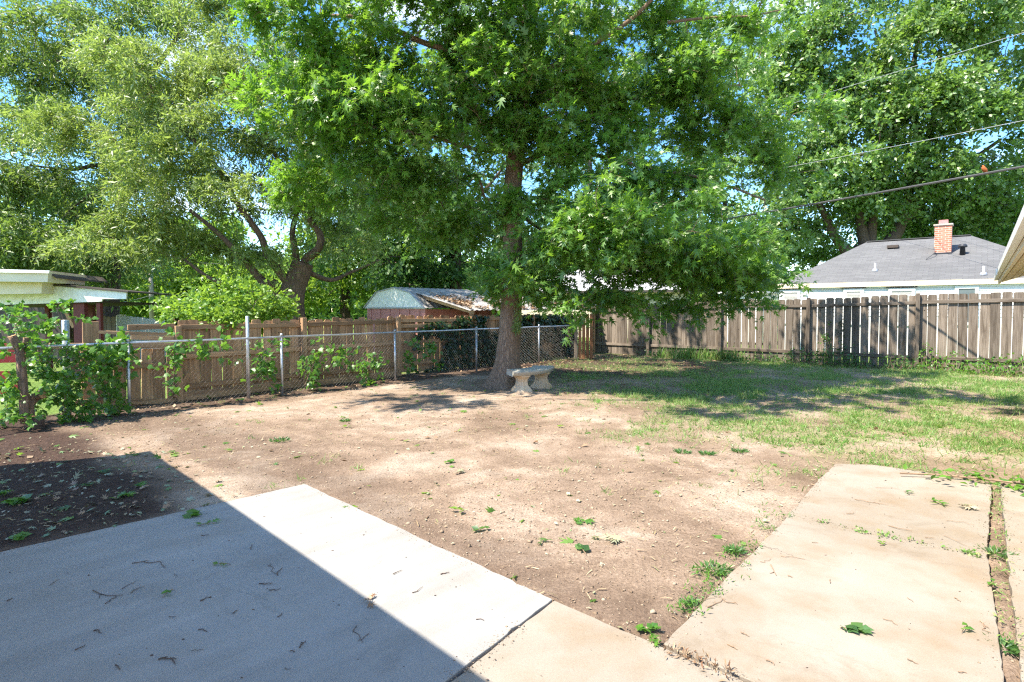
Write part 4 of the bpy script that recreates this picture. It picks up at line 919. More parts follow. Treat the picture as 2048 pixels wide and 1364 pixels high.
mb = MB(); mb.add([Gp(-LG, -.06, .225), Gp(.06, -.06, .225), Gp(.06, 3.0, .225), Gp(-LG, 3.0, .225), Gp(-LG, -.06, .24), Gp(.06, -.06, .24), Gp(.06, 3.0, .24), Gp(-LG, 3.0, .24)], [(3, 2, 1, 0), (4, 5, 6, 7), (0, 1, 5, 4), (1, 2, 6, 5), (2, 3, 7, 6), (3, 0, 4, 7)]); mb.build('roof', M['dark_roof'], ga_)
mb = MB(); mb.beam(Gp(.02, 0, .09), Gp(.02, 3.0, .09), .03, .095); mb.build('rake_board', M['cream_paint'], ga_)
mb = MB(); poly = [Gp(-LG, .62), Gp(-.12, .62), Gp(-.12, 3.0), Gp(-LG, 3.0)]; mb.prism(poly, -.1, GC.z + .62 * GS - .01); mb.build('wall', M['cream_siding'], ga_)

# ------------------------------------------------------------------ unseen roof added behind the camera to shade the patio, and the house wall
own = thing('added_shade_roof', 'unseen flat roof on white posts, added to shade the near left slab', 'added shade roof')
EH = 2.45; sv = SH * (EH / math.tan(SUN_EL))
c_sh, n_sh, l_sh = G(281, 900), G(895, 1341), G(0, 926)
K0 = c_sh - sv; K1 = K0 + (n_sh - c_sh).normalized() * 10.0; KL = K0 + (l_sh - c_sh).normalized() * 2.6
hb_ = (n_sh - c_sh).normalized(); back = -ha; DC = 1.65  # added roof kept shallow so sky and bounce light reach the slab
pr = [K0, K1, K1 + back * DC, K0 + back * (DC + .6) - hb_ * 1.0, KL]
mb = MB(); mb.prism(pr, EH, EH + .02); mb.build('ceiling', M['white_paint'], own)  # white underside of the added shade roof
mb = MB(); mb.prism(pr, EH + .022, EH + .12); mb.build('roof', M['old_white'], own)  # top of the added shade roof
for f in (.12, .5, .9):
    q = K0.lerp(K1, f) + back * (DC - .1); mb = MB(); mb.box((q.x, q.y, EH / 2), (.1, .1, EH), AZ_L); mb.build('post', M['white_paint'], own)  # posts of the added shade roof
oh = thing('unseen_own_house', 'unseen white house wall set back behind the added roof', 'house')
mb = MB(); w0 = K0 + back * 5.4 - hb_ * 2; w1 = K1 + back * 5.4; mb.prism([w0, w1, w1 + back * 4, w0 + back * 4], -.1, 2.5); mb.build('wall', M['siding'], oh)  # wall of the unseen house
mb = MB(); mb.prism([w0 - back * .3, w1 - back * .3, w1 + back * 4.3, w0 + back * 4.3], 2.52, 2.7); mb.build('roof', M['dark_roof'], oh)  # roof of the unseen house

# ------------------------------------------------------------------ overhead wires, utility pole, bird
def wire(label, a, b, r, mat, sag=.15):
    a, b = Vector(a), Vector(b); pts_ = [a.lerp(b, f) - Vector((0, 0, 4 * sag * f * (1 - f))) for f in [i_ / 16 for i_ in range(17)]]
    mb_ = MB(); mb_.tube(pts_, r, 6); tag(mb_.build('overhead_wire', mat), label, 'wire'); return pts_
wire('thick black service cable crossing in front of the right-hand trees', P(1440, 440, 19), P(2300, 287, 9.5), .024, M['cable'], .02)
wire('thin pale wire below the highest wire on the right', P(1560, 337, 30), P(2250, 200, 12), .008, M['bare_cable'], .02)
wire('topmost thin pale wire on the right', P(1560, 214, 30), P(2250, 2, 12), .007, M['bare_cable'], .02)
up_ = thing('utility_pole', 'weathered grey utility pole with short crossarm behind the left trees', 'pole', (P(303, 600, 40).x, 40, 0))
b0 = Vector(up_.location); tz = P(303, 500, 40).z
mb = MB(); mb.tube([(0, 0, -.1), (0, 0, tz)], [.17, .13], 10); mb.build('shaft', M['pole'], up_, True)
mb = MB(); mb.beam((-.9, -.15, tz - .05), (.1, -.15, tz - .45), .09, .09); mb.build('crossarm', M['pole'], up_)
mb = MB(); mb.tube([(-.75, -.15, tz - .1), (-.75, -.15, tz + .12)], [.05, .03], 8); mb.build('insulator', M['white_paint'], up_, True)
wire('thin wire running from the utility pole behind the shed', P(303, 520, 40), P(960, 522, 30), .012, M['cable'], .3)
wire('lower thin wire sloping from the pole towards the carport', P(303, 590, 40), P(180, 612, 22), .010, M['bare_cable'], .1)
# robin on the thick cable
bd = thing('robin', 'small orange-breasted bird perched on the thick black cable', 'bird')
k_ = [P(1440, 440, 19).lerp(P(2300, 287, 9.5), f / 400) for f in range(401)]
q = min(k_, key=lambda p_: abs((p_.x / p_.y) - (1960 - CX) / FPX / math.cos(PITCH) )) + Vector((0, 0, .035))
RS = .62
mb = MB(); mb.tube([q + RS * Vector((.16, .04, -.10)), q + RS * Vector((.10, .03, -.04)), q + RS * Vector((.05, .01, 0.0)), q + RS * Vector((0, 0, .05)), q + RS * Vector((-.04, 0, .10)), q + RS * Vector((-.055, -.01, .14)), q + RS * Vector((-.07, -.01, .165)), q + RS * Vector((-.105, -.02, .155))], [RS * r_ for r_ in (.012, .02, .055, .07, .055, .045, .03, .004)], 10); body = mb.build('body', plain('orange_breast', (.45, .12, .03), .8), bd, True)
mb = MB(); mb.tube([q + RS * Vector((.02, .05, .07)), q + RS * Vector((.09, .05, .0)), q + RS * Vector((.16, .04, -.07))], [RS * .03, RS * .035, RS * .008], 8); mb.build('wing', plain('brown_wing', (.10, .08, .07), .8), bd, True)

# ------------------------------------------------------------------ curved concrete bench
YB = G(1068, 784).y
BC = (G(1048, 782) + G(1087, 773)) / 2
bn = thing('garden_bench', 'curved cast-stone bench with two flared legs beside the oak trunk', 'bench', (BC.x, BC.y, gz(BC.x, BC.y) - .01), AZ_L)
def arc_seat(r_in, r_out, a0, a1, z0, z1, n=20):
    mb_ = MB(); rows = []
    prof_ = [(r_in, z0 + .02), (r_in + .015, z1 - .008), (r_in + .03, z1), (r_out - .03, z1), (r_out, z1 - .02), (r_out - .005, z1 - .045), (r_out - .05, z0), (r_in + .03, z0)]
    vs_, fs_ = [], []; m_ = len(prof_)
    for i_ in range(n + 1):
        a = a0 + (a1 - a0) * i_ / n
        e = 1.0
        for r_, z_ in prof_:
            rm = (r_in + r_out) / 2
            vs_.append((math.sin(a) * r_, -math.cos(a) * r_, z_))
    for i_ in range(n):
        for k in range(m_): fs_.append((i_ * m_ + k, i_ * m_ + (k + 1) % m_, (i_ + 1) * m_ + (k + 1) % m_, (i_ + 1) * m_ + k))
    fs_.append(tuple(range(m_))); fs_.append(tuple(reversed(range(n * m_, n * m_ + m_))))
    mb_.add(vs_, fs_); return mb_
RC = .95
mb = arc_seat(RC - .23, RC + .23, R(-35), R(35), .325, .425)
mb.v = [(x, y + RC, z) for x, y, z in mb.v]; o = mb.build('seat', M['bench_top'], bn, True); bevel(o, .008, 2)
def ped(ang):
    # flared pedestal: elongated plan, waisted in the middle
    mb_ = MB(); lv = [(0, .22, .165), (.035, .215, .16), (.06, .19, .135), (.13, .135, .09), (.20, .115, .075), (.25, .125, .085), (.285, .16, .115), (.30, .175, .13), (.324, .175, .13)]
    K = 20; vs_ = []
    for z_, a_, b_ in lv:
        for k in range(K):
            an = 2 * math.pi * k / K; ca, sa = math.cos(an), math.sin(an)
            x = math.copysign(abs(ca) ** .55, ca) * b_; y = math.copysign(abs(sa) ** .55, sa) * a_
            fl = 1 + .10 * math.cos(an * 6) * (1 if .05 < z_ < .27 else 0.2)
            vs_.append((x * fl, y * fl, z_))
    fs_ = [(i_ * K + k, i_ * K + (k + 1) % K, (i_ + 1) * K + (k + 1) % K, (i_ + 1) * K + k) for i_ in range(len(lv) - 1) for k in range(K)]
    fs_ += [tuple(reversed(range(K))), tuple(range((len(lv) - 1) * K, len(lv) * K))]
    mm = Matrix.Rotation(ang, 3, 'Z')
    mb_.add([mm @ Vector(p_) + Vector((math.sin(ang) * RC, -math.cos(ang) * RC + RC, 0)) for p_ in vs_], fs_); return mb_
for s_ in (-1, 1): o = ped(R(20 * s_)).build('leg', M['bench_leg'], bn, False); bevel(o, .004, 1)

# ------------------------------------------------------------------ trees
def PB(u, v, Y, r, n): return (P(u, v, Y), r, n)
OB = G(1012, 770); OY = OB.y
make_tree('pin_oak', 'tall pin oak with thick straight trunk and star-shaped leaves beside the bench', OB - Vector((0, 0, .12)),
    [OB - Vector((0, 0, .12)), P(1017, 700, OY), P(1023, 600, OY), P(1025, 480, OY), P(1026, 370, OY), P(1040, 250, OY), P(1052, 130, OY), P(1060, -30, OY), P(1064, -260, OY), P(1062, -450, OY)], (.24, .07),
    [([P(1040, 230, OY), P(1000, 130, OY - .5), P(860, 90, OY - .8), P(740, 40, OY - 1), P(640, 30, OY - 1)], .085, .03),
     ([P(1050, 160, OY), P(1150, 110, OY - .6), P(1260, 40, OY - 1.0), P(1340, -40, OY - 1.4)], .075, .025),
     ([P(1045, 200, OY), P(1180, 200, OY + .4), P(1330, 190, OY + .8), P(1480, 170, OY + 1)], .075, .025),
     ([P(1030, 330, OY), P(1130, 300, OY + .1), P(1270, 330, OY - .2), P(1420, 360, OY - .3), P(1530, 400, OY - .3)], .06, .018),
     ([P(1030, 400, OY), P(1100, 400, OY - .4), P(1180, 470, OY - .6), P(1260, 540, OY - .7)], .045, .014),
     ([P(1025, 420, OY), P(1100, 470, OY + .3), P(1230, 540, OY + .3), P(1390, 560, OY + .3)], .04, .012),
     ([P(1030, 300, OY), P(960, 300, OY - .3), P(850, 270, OY - .7), P(720, 250, OY - 1)], .055, .018),
     ([P(1026, 360, OY), P(975, 400, OY + .2), P(950, 350, OY + .2), P(880, 380, OY + .4)], .04, .012),
     ([P(1055, 60, OY), P(1100, -60, OY - 1.4), P(1060, -120, OY - 3)], .07, .03),
     ([P(1060, -40, OY), P(940, -150, OY - 1.2), P(800, -190, OY - 2.2)], .06, .03),
     ([P(1060, -20, OY), P(1200, -150, OY + .5), P(1380, -200, OY + .5)], .06, .03),
     ([P(1062, -120, OY), (-.6, 9.4, 8.6), (-2.4, 7.6, 8.7), (-4.4, 7.6, 8.4)], .07, .03), ([P(1062, -150, OY), (1.0, 9.0, 9.0), (2.4, 7.6, 8.9), (4.2, 7.8, 8.6)], .07, .03),
     ([P(1335, 45, OY - 1.0), P(1420, 35, OY - 1.1), P(1500, 32, OY - 1.1), P(1560, 20, OY - 1)], .03, .012)],
    [PB(1330, 430, OY - .5, (2.1, 1.6, 1.15), 148), PB(1180, 480, OY - .8, (1.25, 1.1, 1.05), 78), PB(1180, 585, OY - .6, (.75, .8, .33), 25), PB(1460, 500, OY - .2, (1.0, 1.2, .9), 42), PB(1400, 565, OY + .1, (1.2, .9, .40), 32),
     PB(1200, 330, OY - .8, (.8, .9, .7), 22), PB(1430, 230, OY + .7, (1.7, 1.5, .9), 65), PB(1330, 120, OY + .2, (1.6, 1.4, .9), 60), PB(1250, 230, OY + .8, (1.2, 1.0, .8), 36), PB(1280, 250, OY + 1.8, (1.4, .8, .8), 26),
     PB(1080, 200, OY - 1.0, (1.15, .9, .75), 50), PB(1010, 110, OY - .9, (1.0, 1.0, .6), 32), PB(1130, 80, OY - .4, (1.2, 1.2, .7), 32), PB(1080, 300, OY - .6, (.45, .5, .3), 9),
     PB(840, 290, OY - .5, (1.7, 1.5, .95), 98), PB(720, 200, OY - 1.0, (1.4, 1.4, .9), 75), PB(880, 160, OY - .6, (1.3, 1.3, .8), 52), PB(850, 420, OY + .6, (1.2, 1.2, .7), 42), PB(1045, 530, OY - .5, (.5, .4, .35), 15), PB(990, 560, OY - .4, (.35, .3, .2), 8), PB(1075, 430, OY - .6, (.4, .3, .4), 12), PB(960, 470, OY + .8, (.6, .6, .5), 12), PB(1100, 250, OY - .7, (.6, .5, .5), 14),
     PB(620, 60, OY - .8, (1.6, 1.5, .9), 62), PB(830, 30, OY - 1.2, (2.0, 1.6, .9), 60), PB(1180, 0, OY - 1.2, (1.9, 1.6, .9), 45), PB(1380, 10, OY - .5, (.9, 1.0, .5), 18), PB(1030, 10, OY - 1.4, (1.0, 1.0, .6), 28),
     PB(1560, 240, OY + 1.2, (1.0, 1.2, 1.1), 32), PB(1540, 80, OY + 1.2, (.8, 1.0, .6), 15),
     PB(620, 190, OY - .6, (1.0, 1.2, .8), 36), PB(690, 330, OY - .2, (.9, 1.0, .7), 26), PB(900, -170, OY - 1.0, (3.4, 2.6, 1.2), 20), PB(1250, -180, OY, (3.2, 2.8, 1.3), 24), PB(1060, -350, OY + .3, (3.0, 3.0, 1.6), 26), ((-5.7, 7.2, 8.3), (1.3, .8, .6), 13), ((-.5, 16.6, 8.6), (3.4, 2.0, 1.5), 46), ((3.5, 16.2, 9.0), (3.0, 2.0, 1.5), 46), ((-2.2, 7.0, 8.7), (2.0, 1.2, .8), 22), ((1.2, 6.8, 9.0), (2.0, 1.2, .8), 22), ((3.8, 8.0, 8.6), (2.0, 1.5, .9), 24), PB(1100, -80, OY + 2.2, (3.6, 1.8, 1.5), 45), PB(1180, 120, OY + 2.4, (3.4, 1.4, 1.6), 40)],
    'star', M['oak_leaf'], M['oak_bark'], .148, 9, 8, .50, .12, flare=2.15, twig_frac=.3, tilt=.75, spread=1.0, sides=22)

dt = [o for o in scene.objects if o.name.startswith('pin_oak')][0]
mb = MB(); ob_ = Vector(dt.location)
for k in range(34):
    a = P(random.uniform(1000, 1040), random.uniform(270, 440), OY + random.uniform(-.15, .15)); e = a + Vector((random.choice([-1, -1, 1]) * random.uniform(.25, .95), random.uniform(-.4, .3), random.uniform(-.65, .1))); m_ = a.lerp(e, .5) + Vector((0, 0, random.uniform(.02, .18)))
    c_ = curve_pts([a - ob_, m_ - ob_, e - ob_], 4); mb.tube(c_, [.009 - .0009 * i_ for i_ in range(len(c_))], 4)
    q_ = c_[5]; mb.tube([q_, q_ + Vector((random.uniform(-.2, .2), random.uniform(-.1, .1), random.uniform(-.3, .0)))], [.004, .002], 4)
mb.build('dead_twigs', M['dry_twig'], dt)['kind'] = 'stuff'
# loose hanging sprig and catkins on the oak's trunk side
cat = thing('hanging_sprig', 'pale yellow-green sprig hanging against the oak trunk', 'sprig')
q = P(1038, 590, OY - .35); pts_ = [q, q + Vector((.03, -.02, -.25)), q + Vector((-.02, -.03, -.5)), q + Vector((-.04, -.03, -.72))]
mb = MB(); mb.tube(pts_, .006, 4); mb.build('stem', M['dry_twig'], cat)
N = 260; tt = RNG.random(N) ** .6; pos = np.array([list(pts_[0].lerp(pts_[3], float(x))) for x in tt]) + RNG.normal(size=(N, 3)) * np.array([.04, .04, .03])
leaf_cloud('leaves', pos, unit(RNG.normal(size=(N, 3)) + [0, 0, -1.5]), rdir(N), RNG.uniform(.06, .11, N), 'narrow', M['willow_leaf'], cat)

LY = 16.8; LB = P(583, 650, LY); LB = Vector((LB.x, LB.y, 0))
make_tree('olive_leaved_tree', 'gnarled many-limbed tree with fine yellow-green leaves behind the plank fence', LB - Vector((0, 0, .1)),
    [LB - Vector((0, 0, .1)), P(582, 620, LY), P(586, 580, LY), P(598, 550, LY), P(606, 525, LY)], (.46, .30),
    [([P(575, 605, LY), P(535, 572, LY - .3), P(505, 540, LY - .5), P(480, 512, LY - .7), P(440, 470, LY - 1), P(380, 420, LY - 1.2)], .15, .05),
     ([P(570, 615, LY), P(530, 595, LY - .4), P(480, 576, LY - .7), P(420, 556, LY - 1), P(370, 520, LY - 1.2)], .11, .035),
     ([P(585, 575, LY), P(560, 545, LY - .3), P(535, 510, LY - .4), P(520, 470, LY - .6), P(470, 400, LY - .8), P(430, 330, LY - 1), P(350, 240, LY - 1)], .15, .05),
     ([P(600, 560, LY), P(612, 520, LY), P(636, 498, LY - .2), P(640, 470, LY - .3), P(620, 440, LY - .4), P(605, 410, LY - .5), P(575, 375, LY - .6), P(560, 330, LY - .7), P(520, 240, LY - .8)], .15, .05),
     ([P(598, 560, LY), P(590, 500, LY), P(585, 460, LY + .1), P(600, 400, LY + .2), P(610, 320, LY + .2), P(590, 230, LY)], .12, .04),
     ([P(605, 412, LY - .5), P(560, 380, LY - .8), P(500, 360, LY - 1), P(470, 340, LY - 1.1)], .07, .025),
     ([P(350, 240, LY - 1), P(300, 170, LY - 1), P(260, 110, LY - 1)], .07, .03),
     ([P(606, 540, LY), P(660, 560, LY + .5), P(700, 545, LY + .9), P(760, 520, LY + 1.3)], .09, .03),
     ([P(552, 566, LY - .25), P(540, 572, LY - .45), P(527, 561, LY - .6)], .13, .12)],
    [PB(430, 240, LY - 1, (1.9, 1.5, 1.3), 82), PB(560, 250, LY - .6, (1.5, 1.4, 1.3), 66), PB(350, 370, LY - 1.2, (1.5, 1.4, 1.1), 54), PB(520, 390, LY - .9, (1.5, 1.2, .9), 41), PB(640, 360, LY - .1, (.9, 1.0, .9), 23),
     PB(330, 140, LY - .8, (1.7, 1.5, 1.1), 57), PB(490, 120, LY - .5, (1.6, 1.4, .9), 51), PB(280, 470, LY - 1.2, (1.2, 1.2, .7), 33), PB(420, 500, LY - 1, (1.3, 1.1, .5), 23), PB(230, 260, LY - .4, (1.4, 1.4, 1.2), 45), PB(420, 20, LY, (2.2, 1.6, 1.0), 48),
     PB(600, 150, LY + .4, (1.1, 1.2, .9), 28), PB(700, 450, LY + .8, (.9, .9, .8), 20), PB(400, -100, LY, (2.8, 2.2, 1.2), 49)],
    'narrow', M['willow_leaf'], M['brown_bark'], .135, 14, 14, .62, .42, flare=1.3, twig_frac=.14, tilt=1.2, upw=.7, sides=18, r_tip=.007)

L2 = P(215, 650, 20); L2 = Vector((L2.x, 20, 0))
make_tree('olive_leaved_tree', 'broad olive-green tree filling the upper left corner of the picture', L2,
    [L2, P(225, 560, 20), P(235, 450, 20), P(255, 350, 20), P(265, 250, 20), P(255, 150, 20)], (.30, .10),
    [([P(262, 280, 20), P(300, 200, 19.5), P(260, 165, 19), P(180, 140, 18.5), P(110, 120, 18)], .11, .03),
     ([P(255, 350, 20), P(200, 330, 19.5), P(140, 340, 19), P(60, 330, 18.5)], .10, .03),
     ([P(245, 400, 20), P(290, 360, 19.5), P(260, 350, 19), P(200, 375, 18.5), P(140, 420, 18.5)], .08, .03),
     ([P(258, 200, 20), P(330, 110, 20), P(370, 40, 20), P(390, -40, 20)], .09, .04),
     ([P(255, 180, 20), P(200, 80, 19.5), P(150, 0, 19)], .09, .03)],
    [PB(110, 120, 18.8, (2.2, 1.8, 1.7), 95), PB(60, 300, 18.5, (2.0, 1.8, 1.4), 75), PB(190, 250, 19, (1.9, 1.6, 1.4), 60), PB(130, 430, 18.5, (2.3, 1.6, 1.1), 75), PB(30, 470, 18.2, (1.6, 1.4, 1.0), 45), PB(240, 40, 19.5, (2.6, 1.8, 1.3), 75), PB(-60, 200, 19, (2.0, 2.0, 2.5), 50), PB(300, 320, 20, (1.5, 1.3, 1.4), 40), PB(240, 500, 19.5, (1.6, 1.4, .8), 40), PB(50, 20, 19, (1.8, 1.6, 1.2), 45)],
    'narrow', M['willow_leaf2'], M['dark_bark'], .16, 13, 13, .8, .38, twig_frac=.1, tilt=1.2, upw=.7, sides=12, r_tip=.009)

RY = 36; RB = P(1720, 600, RY); RB = Vector((RB.x, RY, 0))
def RP(u, v, dy=0): return P(u, v, RY + dy)
make_tree('silver_maple', 'huge maple with several dark stems towering behind the white house', RB,
    [RB, RP(1725, 560), RP(1728, 520), RP(1730, 490)], (.75, .6),
    [([RP(1712, 540), RP(1690, 500), RP(1668, 470), RP(1650, 430), RP(1620, 380), RP(1570, 310)], .40, .12),
     ([RP(1730, 500), RP(1722, 450), RP(1715, 400), RP(1700, 330), RP(1660, 230), RP(1640, 120)], .36, .12),
     ([RP(1745, 520), RP(1790, 470), RP(1808, 430), RP(1820, 380), RP(1845, 320), RP(1870, 220), RP(1880, 100)], .44, .14),
     ([RP(1800, 450), RP(1840, 410), RP(1870, 380), RP(1930, 330), RP(2000, 280)], .26, .10),
     ([RP(1740, 510), RP(1745, 440), RP(1760, 380), RP(1790, 260), RP(1820, 160), RP(1840, 60)], .34, .12),
     ([RP(1840, 340), RP(1830, 220), RP(1780, 150), RP(1750, 60)], .18, .07)],
    [(RP(1640, 300, -1), (3.6, 3, 3.2), 130), (RP(1820, 250, -2), (4.2, 3, 3.6), 170), (RP(1980, 300, -2), (4.0, 3, 4.0), 150), (RP(1700, 110, -1), (3.6, 3, 2.8), 120), (RP(1900, 80, -2), (4.4, 3, 3.2), 150), (RP(2060, 120, -2), (3.5, 3, 3.5), 90), (RP(1570, 180, 0), (2.6, 2.6, 2.8), 80),
     (RP(1600, 430, 0), (2.2, 2.2, 1.6), 48), (RP(1740, 400, 1), (3.0, 2, 1.8), 55), (RP(1900, 420, 1.5), (3.2, 2, 2.0), 75), (RP(2020, 450, 0), (2.5, 2, 2.4), 60), (RP(1620, -30, 0), (3.5, 3, 2.5), 70), (RP(1850, -80, 0), (5, 3, 2.5), 80), (RP(1660, 520, 3), (1.6, 1.4, 1.0), 20)],
    'oval', M['maple_leaf'], M['dark_bark'], .25, 10, 11, 1.25, .20, twig_frac=.08, tilt=1.0, upw=.8, sides=14, r_tip=.02)

def simple_tree(name, label, u, Y, trunk_r, top_v, blobs, leaf, lm, lsize, nt=8, nl=9, tl=1.2, droop=.15, bark='dark_bark', lean=0, limbs=()):
    b_ = P(u, 620, Y); b_ = Vector((b_.x, Y, 0))
    return make_tree(name, label, b_, [b_, P(u + lean * .4, 560, Y), P(u + lean * .7, (560 + top_v) / 2, Y), P(u + lean, top_v, Y)], (trunk_r, trunk_r * .35), list(limbs), blobs, leaf, M[lm], M[bark], lsize, nt, nl, tl, droop, twig_frac=.05, tilt=1.0, upw=.8, sides=10, r_tip=.018)
simple_tree('background_tree', 'dark-stemmed tree standing directly behind the shed roof', 912, 24, .30, 250,
    [PB(870, 500, 23.5, (2.3, 1.6, 1.3), 60), PB(960, 450, 24, (2.0, 1.6, 1.6), 50), PB(820, 400, 24, (2.3, 1.6, 1.4), 60), PB(930, 330, 24.5, (2.4, 1.8, 1.6), 50), PB(740, 470, 24, (1.8, 1.6, 1.6), 50), PB(850, 250, 25, (3, 2, 1.8), 50)], 'oval', 'deep_leaf', .21, 9, 9, .95, .18,
    limbs=[([P(912, 480, 24), P(860, 420, 23.6), P(800, 380, 23.4)], .12, .04), ([P(912, 440, 24), P(970, 380, 24), P(1010, 330, 24)], .12, .04)])
simple_tree('background_tree', 'bright green tree between the gnarled tree and the shed', 690, 27, .28, 380,
    [PB(690, 500, 26.5, (2.6, 2, 1.6), 75), PB(770, 560, 26, (2.4, 1.6, 1.2), 60), PB(640, 570, 26, (1.8, 1.6, 1.0), 40), PB(720, 400, 27, (2.6, 2, 1.8), 60)], 'oval', 'fresh_leaf', .20, 9, 9, .95, .2,
    limbs=[([P(690, 560, 27), P(740, 525, 26.6), P(800, 520, 26.2)], .12, .05)])
simple_tree('background_tree', 'green tree rising behind the cream house', 1180, 40, .35, 300,
    [PB(1120, 470, 40, (3.6, 2.5, 2.6), 75), PB(1250, 480, 40, (3.4, 2.5, 2.4), 70), PB(1180, 360, 41, (4, 2.5, 2.6), 60), PB(1030, 520, 41, (2.8, 2, 2.0), 45)], 'oval', 'deep_leaf', .34, 8, 9, 1.5)
simple_tree('background_tree', 'green tree standing right of the cream house', 1450, 42, .35, 380,
    [PB(1420, 500, 42, (3.6, 2.5, 2.4), 75), PB(1500, 520, 41, (2.8, 2.2, 1.9), 48), PB(1400, 380, 42, (3.6, 2.5, 2.2), 50), PB(1330, 540, 42, (2.6, 2, 1.6), 40)], 'oval', 'maple_leaf', .34, 8, 9, 1.5)
simple_tree('background_tree', 'dense dark green tree behind the carport roof', 60, 30, .32, 420,
    [PB(40, 520, 29, (3.2, 2, 1.8), 75), PB(150, 520, 29.5, (2.8, 2, 1.8), 65), PB(100, 430, 30, (3.4, 2, 1.8), 60), PB(-60, 470, 30, (2.4, 2, 2.4), 40)], 'oval', 'deep_leaf', .25, 9, 9, 1.1)
simple_tree('background_tree', 'bright leafy tree behind the utility pole', 350, 44, .35, 430,
    [PB(270, 560, 43, (3.2, 2, 1.7), 60), PB(370, 540, 43, (3.4, 2, 2.2), 70), PB(470, 570, 43, (3.4, 2, 1.6), 60), PB(400, 450, 44, (3.6, 2.4, 2.2), 55), PB(560, 540, 44, (3, 2, 2), 50), PB(180, 590, 42, (2.4, 2, 1.4), 35)], 'oval', 'fresh_leaf', .34, 8, 9, 1.4)
simple_tree('background_tree', 'pale green tree far behind the shed gable', 800, 48, .35, 420,
    [PB(760, 540, 48, (4.2, 2, 2.4), 65), PB(880, 560, 48, (4.0, 2, 1.8), 60), PB(990, 560, 48, (4, 2, 1.8), 50), PB(860, 450, 48, (4.6, 2.4, 2.4), 50)], 'oval', 'fresh_leaf', .36, 8, 9, 1.5)
simple_tree('background_tree', 'dark green tree at the far right behind the chimney', 2060, 44, .4, 300,
    [PB(2000, 470, 44, (3.6, 2, 2.6), 65), PB(2080, 400, 43, (3.5, 2, 3), 50), PB(1900, 480, 46, (3.4, 2, 1.8), 45), PB(1800, 500, 47, (3.2, 2, 1.5), 40)], 'oval', 'deep_leaf', .34, 8, 9, 1.4)

N = 26000; a = RNG.uniform(R(35), R(145), N); rr = RNG.uniform(62, 78, N); hh = 3.5 + 5.0 * vnoise(a * 12, rr * .05, 1.0, 3, 30)
pos = np.stack([np.cos(a) * rr, np.sin(a) * rr, RNG.random(N) * hh], -1)
tag(leaf_cloud('far_woods', pos, rdir(N), leaf_normals(N, .8, 1.0), RNG.uniform(.7, 1.4, N), 'oval', M['deep_leaf']), 'mass of distant trees along the horizon', kind='stuff')
# ------------------------------------------------------------------ shrubs, vines, ivy, weeds
def clump(name, label, cat, pts, spread, n, kind, mat, size, parent_stems=None, droop=.3, tilt=.9, toward=(0, -.5, 0), group=None, stem_r=.006):
    """leafy growth round a polyline of points"""
    t_ = thing(name, label, cat, group=group)
    pts = [Vector(p) for p in pts]; mb_ = MB()
    c_ = curve_pts(pts, 4) if len(pts) > 1 else pts
    if len(c_) > 1: mb_.tube(c_, [stem_r * (1 - .6 * i_ / len(c_)) for i_ in range(len(c_))], 5)
    arr = np.array([list(p) for p in c_]); ii = RNG.integers(0, len(arr), n)
    nc = max(4, n // 9); cc = arr[RNG.integers(0, len(arr), nc)] + RNG.normal(size=(nc, 3)) * np.array(spread)
    cc[:, 2] = np.maximum(cc[:, 2], .03)
    for q_ in cc:
        j = int(np.argmin(np.linalg.norm(arr - q_, axis=1))); a_ = arr[j]
        mb_.tube([a_, (a_ + q_) / 2 + RNG.normal(size=3) * .03, q_], [stem_r * .5, stem_r * .4, stem_r * .25], 4, False)
    mb_.build('stem', M['dry_twig'], t_)
    pos_ = cc[RNG.integers(0, nc, n)] + RNG.normal(size=(n, 3)) * np.array([.075, .06, .07]) * (1 if size > .06 else .7)
    pos_[:, 2] = np.maximum(pos_[:, 2], .02)
    d_ = unit(RNG.normal(size=(n, 3)) + [0, -.3, -droop]); o_ = leaf_cloud('leaves', pos_, d_, leaf_normals(n, .8, tilt, toward), size * RNG.uniform(.6, 1.3, n), kind, mat, t_)
    return t_
def cl(u, v, off=0.0): q_ = CL0 + VA * tset(CL0, VA, u) + VB * off; return P(u, v, q_.y)
# sapling with pruned limbs at the left edge
sp = thing('pruned_shrub', 'overgrown leafy shrub with sawn-off stems at the left edge', 'shrub')
for pts_, r0_, r1_, cap in (([cl(50, 846, .12), cl(47, 790, .12), cl(42, 730, .1), cl(38, 700, .08), cl(24, 672, .08)], .055, .048, True), ([cl(62, 848), cl(60, 815), cl(52, 790)], .05, .04, True), ([cl(42, 705), cl(50, 690), cl(52, 676)], .035, .03, True), ([cl(55, 815), cl(72, 795), cl(86, 790, .12)], .05, .05, True), ([cl(60, 800), cl(80, 786), cl(94, 776, .08)], .04, .045, True)):
    mb = MB(); cc, rr = limb_tube(mb, pts_, r0_, r1_, 9, 4); mb.build('limb', M['oak_bark'], sp, True)
    e, e1 = cc[-1], cc[-2]; dd_ = (e - e1).normalized(); mb = MB(); mb.tube([e, e + dd_ * .006], [r1_ * 1.0, r1_ * .97], 12); mb.build('cut_face', M['cut_wood'], sp)
bl = [(cl(30, 650, -.2), (.35, .3, .22), 30), (cl(80, 690, -.1), (.42, .3, .25), 42), (cl(120, 740, -.15), (.45, .25, .3), 48), (cl(100, 800, -.05), (.36, .25, .2), 18), (cl(150, 790, -.12), (.3, .2, .25), 18), (cl(10, 780, -.1), (.3, .25, .28), 26), (cl(170, 720, -.1), (.35, .2, .2), 24), (cl(130, 640, -.3), (.25, .25, .15), 10), (cl(20, 830, .1), (.3, .2, .12), 12), (cl(135, 835, .0), (.35, .18, .12), 14)]
c_, o_ = blob_points([(Vector(b_[0]), b_[1], int(b_[2] * .45)) for b_ in bl]); c_[:, 2] = np.maximum(c_[:, 2], .06)
